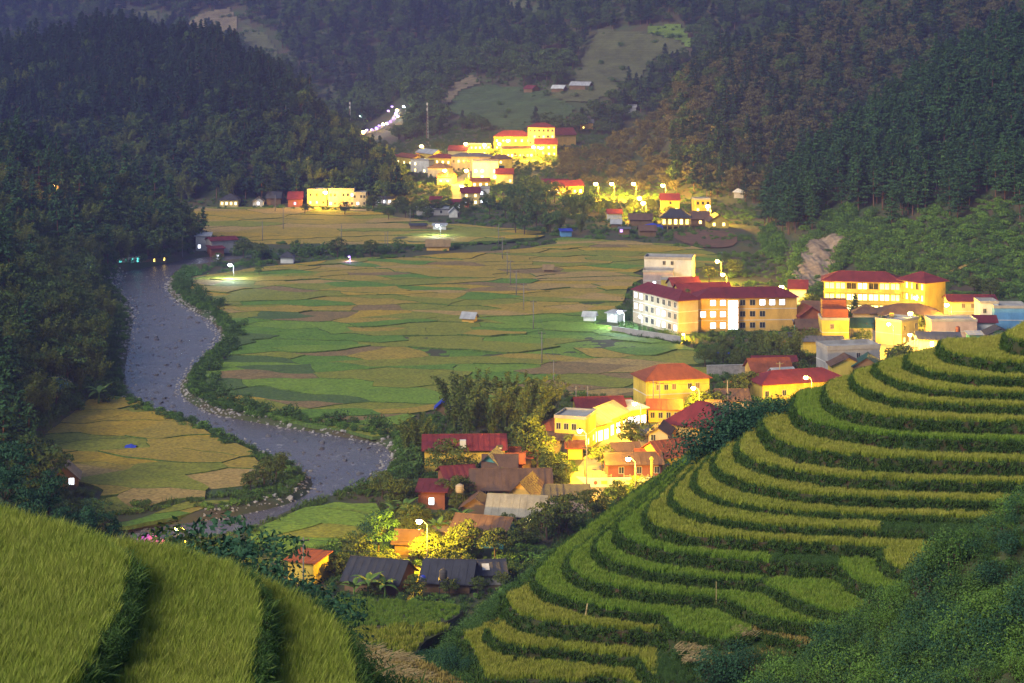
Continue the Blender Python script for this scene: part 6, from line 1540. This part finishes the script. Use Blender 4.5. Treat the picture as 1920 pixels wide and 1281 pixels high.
# scrub and grass over the rest of the valley floor
n = 26000; yy = 262+rng.random(n)**.8*760; tt = -40+rng.random(n)*2000; xx = (tt-CX)*yy/FPX
zz = far_ground(xx, yy); k = (zz < 13) & (river_sd(xx, yy) > 1.8)
for nm, poly, c in PADS: k &= ~pip([plan(x, y) for x, y in poly], xx, yy)
for q in FOOT: k &= ~pip(q, xx, yy)
k &= ~((tt > 650) & (tt < 880) & (yy < 300)); k &= (vnoise(xx/14, yy/14, 77) > -.25) | (yy > 900)
scatter('valley_scrub', np.stack([xx, yy, zz], -1)[k], [q['both'] for q in KIND['shrub']+KIND['bright']], .45+.75*rng.random(k.sum())**2, 'scrub and weeds between the fields and houses', 'scrub', .15)
n = 5200; yy = 1000+rng.random(n)*330; tt = 540+rng.random(n)*600; xx = (tt-CX)*yy/FPX; zz = far_ground(xx, yy); k = (zz < 24)
for q in FOOT: k &= ~pip(q, xx, yy)
scatter('town_greenery', np.stack([xx, yy, zz], -1)[k], [q['both'] for q in KIND['shrub']], .55+.8*rng.random(k.sum())**2, 'shrubs and small trees between the far town houses', 'greenery', .1)
ng_ = np.column_stack([rng.uniform(-110, 150, 30000), rng.uniform(262, 620, 30000)]); gzz = far_ground(ng_[:, 0], ng_[:, 1]); k = (gzz < 8) & (river_sd(ng_[:, 0], ng_[:, 1]) > .6); pg, _ = proj(ng_[:, 0], ng_[:, 1], gzz); k &= (pg > 60) & (pg < 1960)
for nm, poly, c in PADS: k &= ~pip([plan(x, y) for x, y in poly], ng_[:, 0], ng_[:, 1])
for q in FOOT: k &= ~pip(q, ng_[:, 0], ng_[:, 1])
scatter('valley_grass', np.column_stack([ng_, gzz])[k], RICE['grass'], 1.2+1.4*rng.random(k.sum()), 'rough grass around the village and the river', 'grass', .2)
# near trees
tree('pine', 40, 905, 17.5, 'tall dark pine at the left edge above the farmhouse', 'pine_tree', 'pine tree', ymin=150)
tree('pine', -35, 880, 16, 'second dark pine cut off by the left edge', 'pine_tree', 'pine tree', ymin=150)
for k, (x, y, h) in enumerate([(172,1012,7),(120,990,5),(60,960,6),(20,940,6),(90,975,5),(150,1030,4.5),(200,1035,4),(10,975,5),(60,1000,5),(215,1050,3.5),(110,1025,4)]):
    tree('teal', x, y, h, ['round blue green tree beside the farmhouse light','blue green bush under the dark pine'][min(k, 1)], 'tree', ymin=140, group='blue green bushes under the dark pine' if k else None)
def near_tree(kindname, px, Y, h, label, name='tree', cat='tree', group=None, dz=0.0):
    X = (px-CX)*Y/FPX; return plant(kindname, name, Vector((X, Y, gz(X, Y)-.2+dz)), h/{'teal':6,'teal_bush':2.0,'village':7,'leafy':1.2,'teal_near':12,'brown_near':12,'bush_near':3.4}[kindname], None, label, cat, group)
def top_tree(kindname, px, ptop, Y, label, hmin=2.0, **kw):      # a tree whose tip shows at the given photo row
    X = (px-CX)*Y/FPX; zt = CAMZ-(ptop-YH)*Y/FPX; return near_tree(kindname, px, Y, max(zt-gz(X, Y), hmin), label, **kw)
for kk, x, yt, Y, lab in [('brown_near',345,1012,92,'dark brown tree behind the crest of the near rice hill'),('teal_near',398,982,96,'blue green tree with drooping top behind the near rice'),('teal_near',455,1010,88,'large blue green tree behind the near rice hill'),('teal_near',508,1012,90,'blue green tree right of the large one behind the near rice'),('teal_near',490,1062,80,'low blue green bush on the crest of the near rice hill'),('teal_near',560,1085,84,'low bush at the right shoulder of the near rice hill'),('teal_near',430,1050,78,'blue green bush touching the rice crest'),('teal_near',270,1022,100,'low bush behind the left rice crest')]:
    top_tree(kk, x, yt, Y, lab)
for x, y, z, h, lab in [(1376,1290,T_Z[18],3.3,'dark blue green bush at the bottom edge among the lower terraces'),(1432,1284,T_Z[18],1.5,'small dark bush right of the bottom edge bush'),(846,1246,T_Z[19]-1.2,1.9,'dark bush on the corner of the lowest terrace'),(806,1240,T_Z[19]-2.2,1.6,'dark bush beside the straw field'),(884,1258,T_Z[19]-1.0,1.3,'dark bush left of the lowest rice strip')]:
    X, Y = plan(x, y, z); plant('bush_near', 'bush', Vector((X, Y, min(z, gz(X, Y)+1.0)-.1)), h/3.4, None, lab, 'bush')
for k in range(26):
    x = rnd.uniform(1690, 1930); y_ = I(x, [(1690,1180),(1740,1020),(1800,960),(1930,900)])+rnd.uniform(20, 330)
    p = at(x, min(y_, 1275), 0, 60); plant('teal_bush' if rnd.random() < .45 else 'shrub', 'bush', p-Vector((0,0,.15)), rnd.uniform(.55, 1.0), label='leafy bush in the thicket at lower right', cat='bush', group='bushes in the lower right thicket')
for k in range(14):
    x = rnd.uniform(900, 1280); y_ = I(x, [(900,1095),(1000,1030),(1120,960),(1280,880)])+rnd.uniform(-14, 10)
    p = at(x, y_, 0, 120); plant('shrub', 'bush', p-Vector((0,0,.15)), rnd.uniform(.7, 1.3), label='green bush along the brow of the terraced hill', cat='bush', group='bushes along the brow of the terraced hill')
for x, y, s in [(1400,748,1.5),(1420,742,1.3),(1450,740,1.3),(1380,760,1.4),(1355,778,1.5),(1330,792,1.3),(1440,755,1.2),(1365,790,1.2),(1470,738,1.1),(1400,770,1.1)]:
    p = at(x, y+14, 0, 150); X = (x-CX)*186/FPX; p = Vector((X, 190, CAMZ-(y+10-YH)*190/FPX-1.0)); g = gz(p.x, p.y)
    plant('teal_bush', 'bush', Vector((p.x, p.y, g-.1)), max(.8, (p.z+1.2-g)/2.0), label='dark bush on the back brow of the terraced hill', cat='bush', group='dark bushes on the back brow of the terraced hill')
# bananas and papayas: each leaf a part
def leaf_strip(L, w, droop, seed):
    r = random.Random(seed); V = []; F = []; n = 7
    for i in range(n+1):
        t = i/n; x = L*t*(1-.18*t); z = L*(.55*t-droop*t*t); ww = w*math.sin(min(1, t*1.08+.06)*math.pi)**.6
        V += [(x, -ww, z-.12*ww), (x, 0, z+.05), (x, ww, z-.12*ww)]
    for i in range(n): a = 3*i; F += [(a,a+3,a+4,a+1),(a+1,a+4,a+5,a+2)]
    return V, F
BL = [newmesh('banana_leaf', *leaf_strip(2.3, .34, d, i), M['banana']) for i, d in enumerate((.35,.6,.85))]
BST = MB().tube((0,0,-.3),(0,0,1.7),.16,.10,7).mesh('stem', M['banana'], True)
def banana(px, py, s, label, group=None):
    p = at(px, py); e = empty('banana_plant', p, rnd.random()*6, label, 'banana plant', group); e.scale = (s,)*3; link(bpy.data.objects.new('stem', BST), e)
    for i in range(8): mobj('leaf', BL[i % 3], e, (0, 0, 1.55+.03*i), (0, -.35*(i % 2), i*2.4))
for k, (x, y, s, lab) in enumerate([(690,1122,1.5,'large banana plant before the dark tin roof'),(722,1124,1.3,'banana plant right of the large banana'),(664,1124,1.2,'banana plant at the left corner of the dark roof'),(760,976,1.5,'banana plant left of the red tin roofed shop'),(740,984,1.4,'banana plant nearest the river below the hall'),(775,984,1.2,'banana plant under the red tin roof'),(866,990,1.3,'lit banana plant left of the pale tiled roof'),(846,1000,1.2,'lit banana plant behind the rust brown roof'),(930,960,1.2,'lit banana plant before the timber gable'),(548,1070,1.5,'golden lit banana plant by the yellow pole'),(530,1076,1.3,'golden lit banana plant left of the yellow pole'),(820,1010,1.3,'banana plant beside the riverside lamp'),(1440,700,1.4,'lit palm like banana below the tall bamboo'),(185,760,1.8,'banana plant beside the left clearing')]): banana(x, y, s, lab)
PL = newmesh('papaya_leaf', *leaf_strip(1.5, .30, .75, 9), M['broad_near'])
def papaya(px, py, h, label):
    p = at(px, py); e = empty('papaya_tree', p, rnd.random()*6, label, 'tree'); MB().tube((0,0,-.5),(.1,0,h),.13,.07,6).build('trunk', M['trunk'], e, True)
    for i in range(13): mobj('leaf', PL, e, (.1, 0, h-.02*i), (0, -.5+.09*i, i*2.4))
papaya(1062, 918, 4.6, 'papaya tree before the slogan wall'); papaya(1064, 862, 4.6, 'papaya tree below the flat yellow house lamp'); papaya(1290, 588, 7, 'palm behind the dark windowed school'); papaya(1302, 596, 6, 'second palm behind the school roofs')
# rock face on the slope
q = [(1478,548),(1492,500),(1510,462),(1540,446),(1596,446),(1584,470),(1572,500),(1560,540),(1530,552)]
V, F_ = drape(smooth(q, 4, True), 0.0, 1.6, 0.0, 400.0)
V = np.array(V); V[:, 1] -= 1.0; V[:, 2] += .9+1.5*fnoise(V[:, 0]/4, V[:, 2]/3, 8, 4); V[:, 1] += 1.4*fnoise(V[:, 0]/5, V[:, 2]/5, 6)
tag(mobj('rock_face', newmesh('rock_face', V, F_, M['rock'], smooth=True)), 'bare brown rock face behind the town', kind='structure')
rs_ = np.array([at(x+rnd.uniform(-7, 7), y+rnd.uniform(-5, 5), 0, 400.0) for x, y in smooth(q, 14, True) for _ in range(2)])
scatter('rock_edge_shrubs', rs_, [k_['both'] for k_ in KIND['shrub']+KIND['bright']], .8+1.2*rng.random(len(rs_)), 'shrubs fringing the rock face', 'shrubs', .1)
V, F_ = drape([(1770,516),(1846,478),(1852,482),(1776,522)], .6, 2.0, 0.0, 400.0); tag(mobj('path', newmesh('path', V, F_, M['p_tan'])), 'pale earth track climbing the slope at right', kind='structure')
V, F_ = drape(smooth([(1376,438),(1300,432),(1262,436),(1270,452),(1320,466),(1376,462)], 4, True), .4, 2.0, 0.0, 400.0); tag(mobj('earth_bank', newmesh('earth_bank', V, F_, M['red_earth'])), 'red earth bank below the stilt house', kind='structure')
# straw laid out on the cut fields, stakes
def straw(px, py, z, L, label, group='straw swaths in the cut field'):
    X, Y = plan(px, py, z); mb = MB(); r = rnd
    for i in range(150):
        a = r.gauss(.5, .22); x = r.uniform(-.9,.9)*L; y = r.uniform(-.8,.8); l = r.uniform(.5,1.1); zc = .05+.35*(1-abs(x)/L)*r.random()
        d = Vector((math.cos(a)*l/2, math.sin(a)*l/2, r.uniform(-.08,.16))); c = Vector((x, y, zc+.08)); mb.tube(c-d, c+d, .016, .012, 3)
    tag(mb.build('straw_bundle', M['straw'], loc=(X, Y, z), rot=(0, 0, r.uniform(-.4,.4))), label, 'straw', group)
for x, y in [(676,1222),(712,1236),(690,1252),(735,1262),(775,1272),(700,1278),(748,1240)]: straw(x, y, 47.0, 1.5, 'swath of cut straw in the field at the bottom edge')
for x, y in [(1296,1216),(1322,1226),(1310,1238),(1392,1190)]: straw(x, y, T_Z[17] if y > 1200 else T_Z[16], 1.1, 'swath of cut straw on the lower terrace')
for x, y, i, h, lab in [(1096,1158,17,1.2,'short orange stump on a terrace bank'),(1343,1124,15,1.5,'thin pale stake on the terraces')]:
    X, Y = plan(x, y, T_Z[i]+.1); tag(MB().tube((0,0,-.3),(.25 if i == 17 else 0,0,h),.09 if i == 17 else .03,.07 if i == 17 else .03,6).build('wooden_stake', M['straw'], loc=(X, Y, T_Z[i])), lab, 'stake')
# ---------------------------------------------------------------- the hazy air of the valley
hz = MB().box(-1900, 1900, -300, 3700, -64, 700).build('haze', None)
hz.data.materials.clear(); m = bpy.data.materials.new('valley_haze'); m.use_nodes = True; nt = m.node_tree; nt.nodes.remove(nt.nodes['Principled BSDF'])
pv = nt.nodes.new('ShaderNodeVolumePrincipled'); pv.inputs['Color'].default_value = (0.34, 0.36, 0.95, 1); pv.inputs['Density'].default_value = HAZE_DENSITY; pv.inputs['Anisotropy'].default_value = 0.15
nt.links.new(pv.outputs[0], nt.nodes['Material Output'].inputs['Volume']); hz.data.materials.append(m)
tag(hz, 'thin evening haze filling the valley', 'haze', kind='stuff')

# labels by order where a row can be counted
ORD = ['first','second','third','fourth','fifth','sixth','seventh','eighth','ninth','tenth','eleventh','twelfth','thirteenth','fourteenth']
def count_off(group, text_):
    os_ = [o for o in COL.objects if o.get('group') == group]
    os_.sort(key=lambda o: proj(o.location.x, o.location.y, o.location.z)[0])
    for i, o in enumerate(os_): o['label'] = text_ % ORD[i]
count_off('bamboo grove behind the yellow hall', '%s bamboo clump from the left in the lit grove behind the red roofed hall')
count_off('violet lamps on the hillside steps', '%s small lamp from the left along the violet lit hillside steps')
count_off('blue green bushes under the dark pine', '%s blue green bush from the left below the dark pine at the left edge')
count_off('bushes along the brow of the terraced hill', '%s green bush from the left along the brow of the terraced hill')
count_off('dark bushes on the back brow of the terraced hill', '%s dark bush from the left on the back brow above the upper terraces')
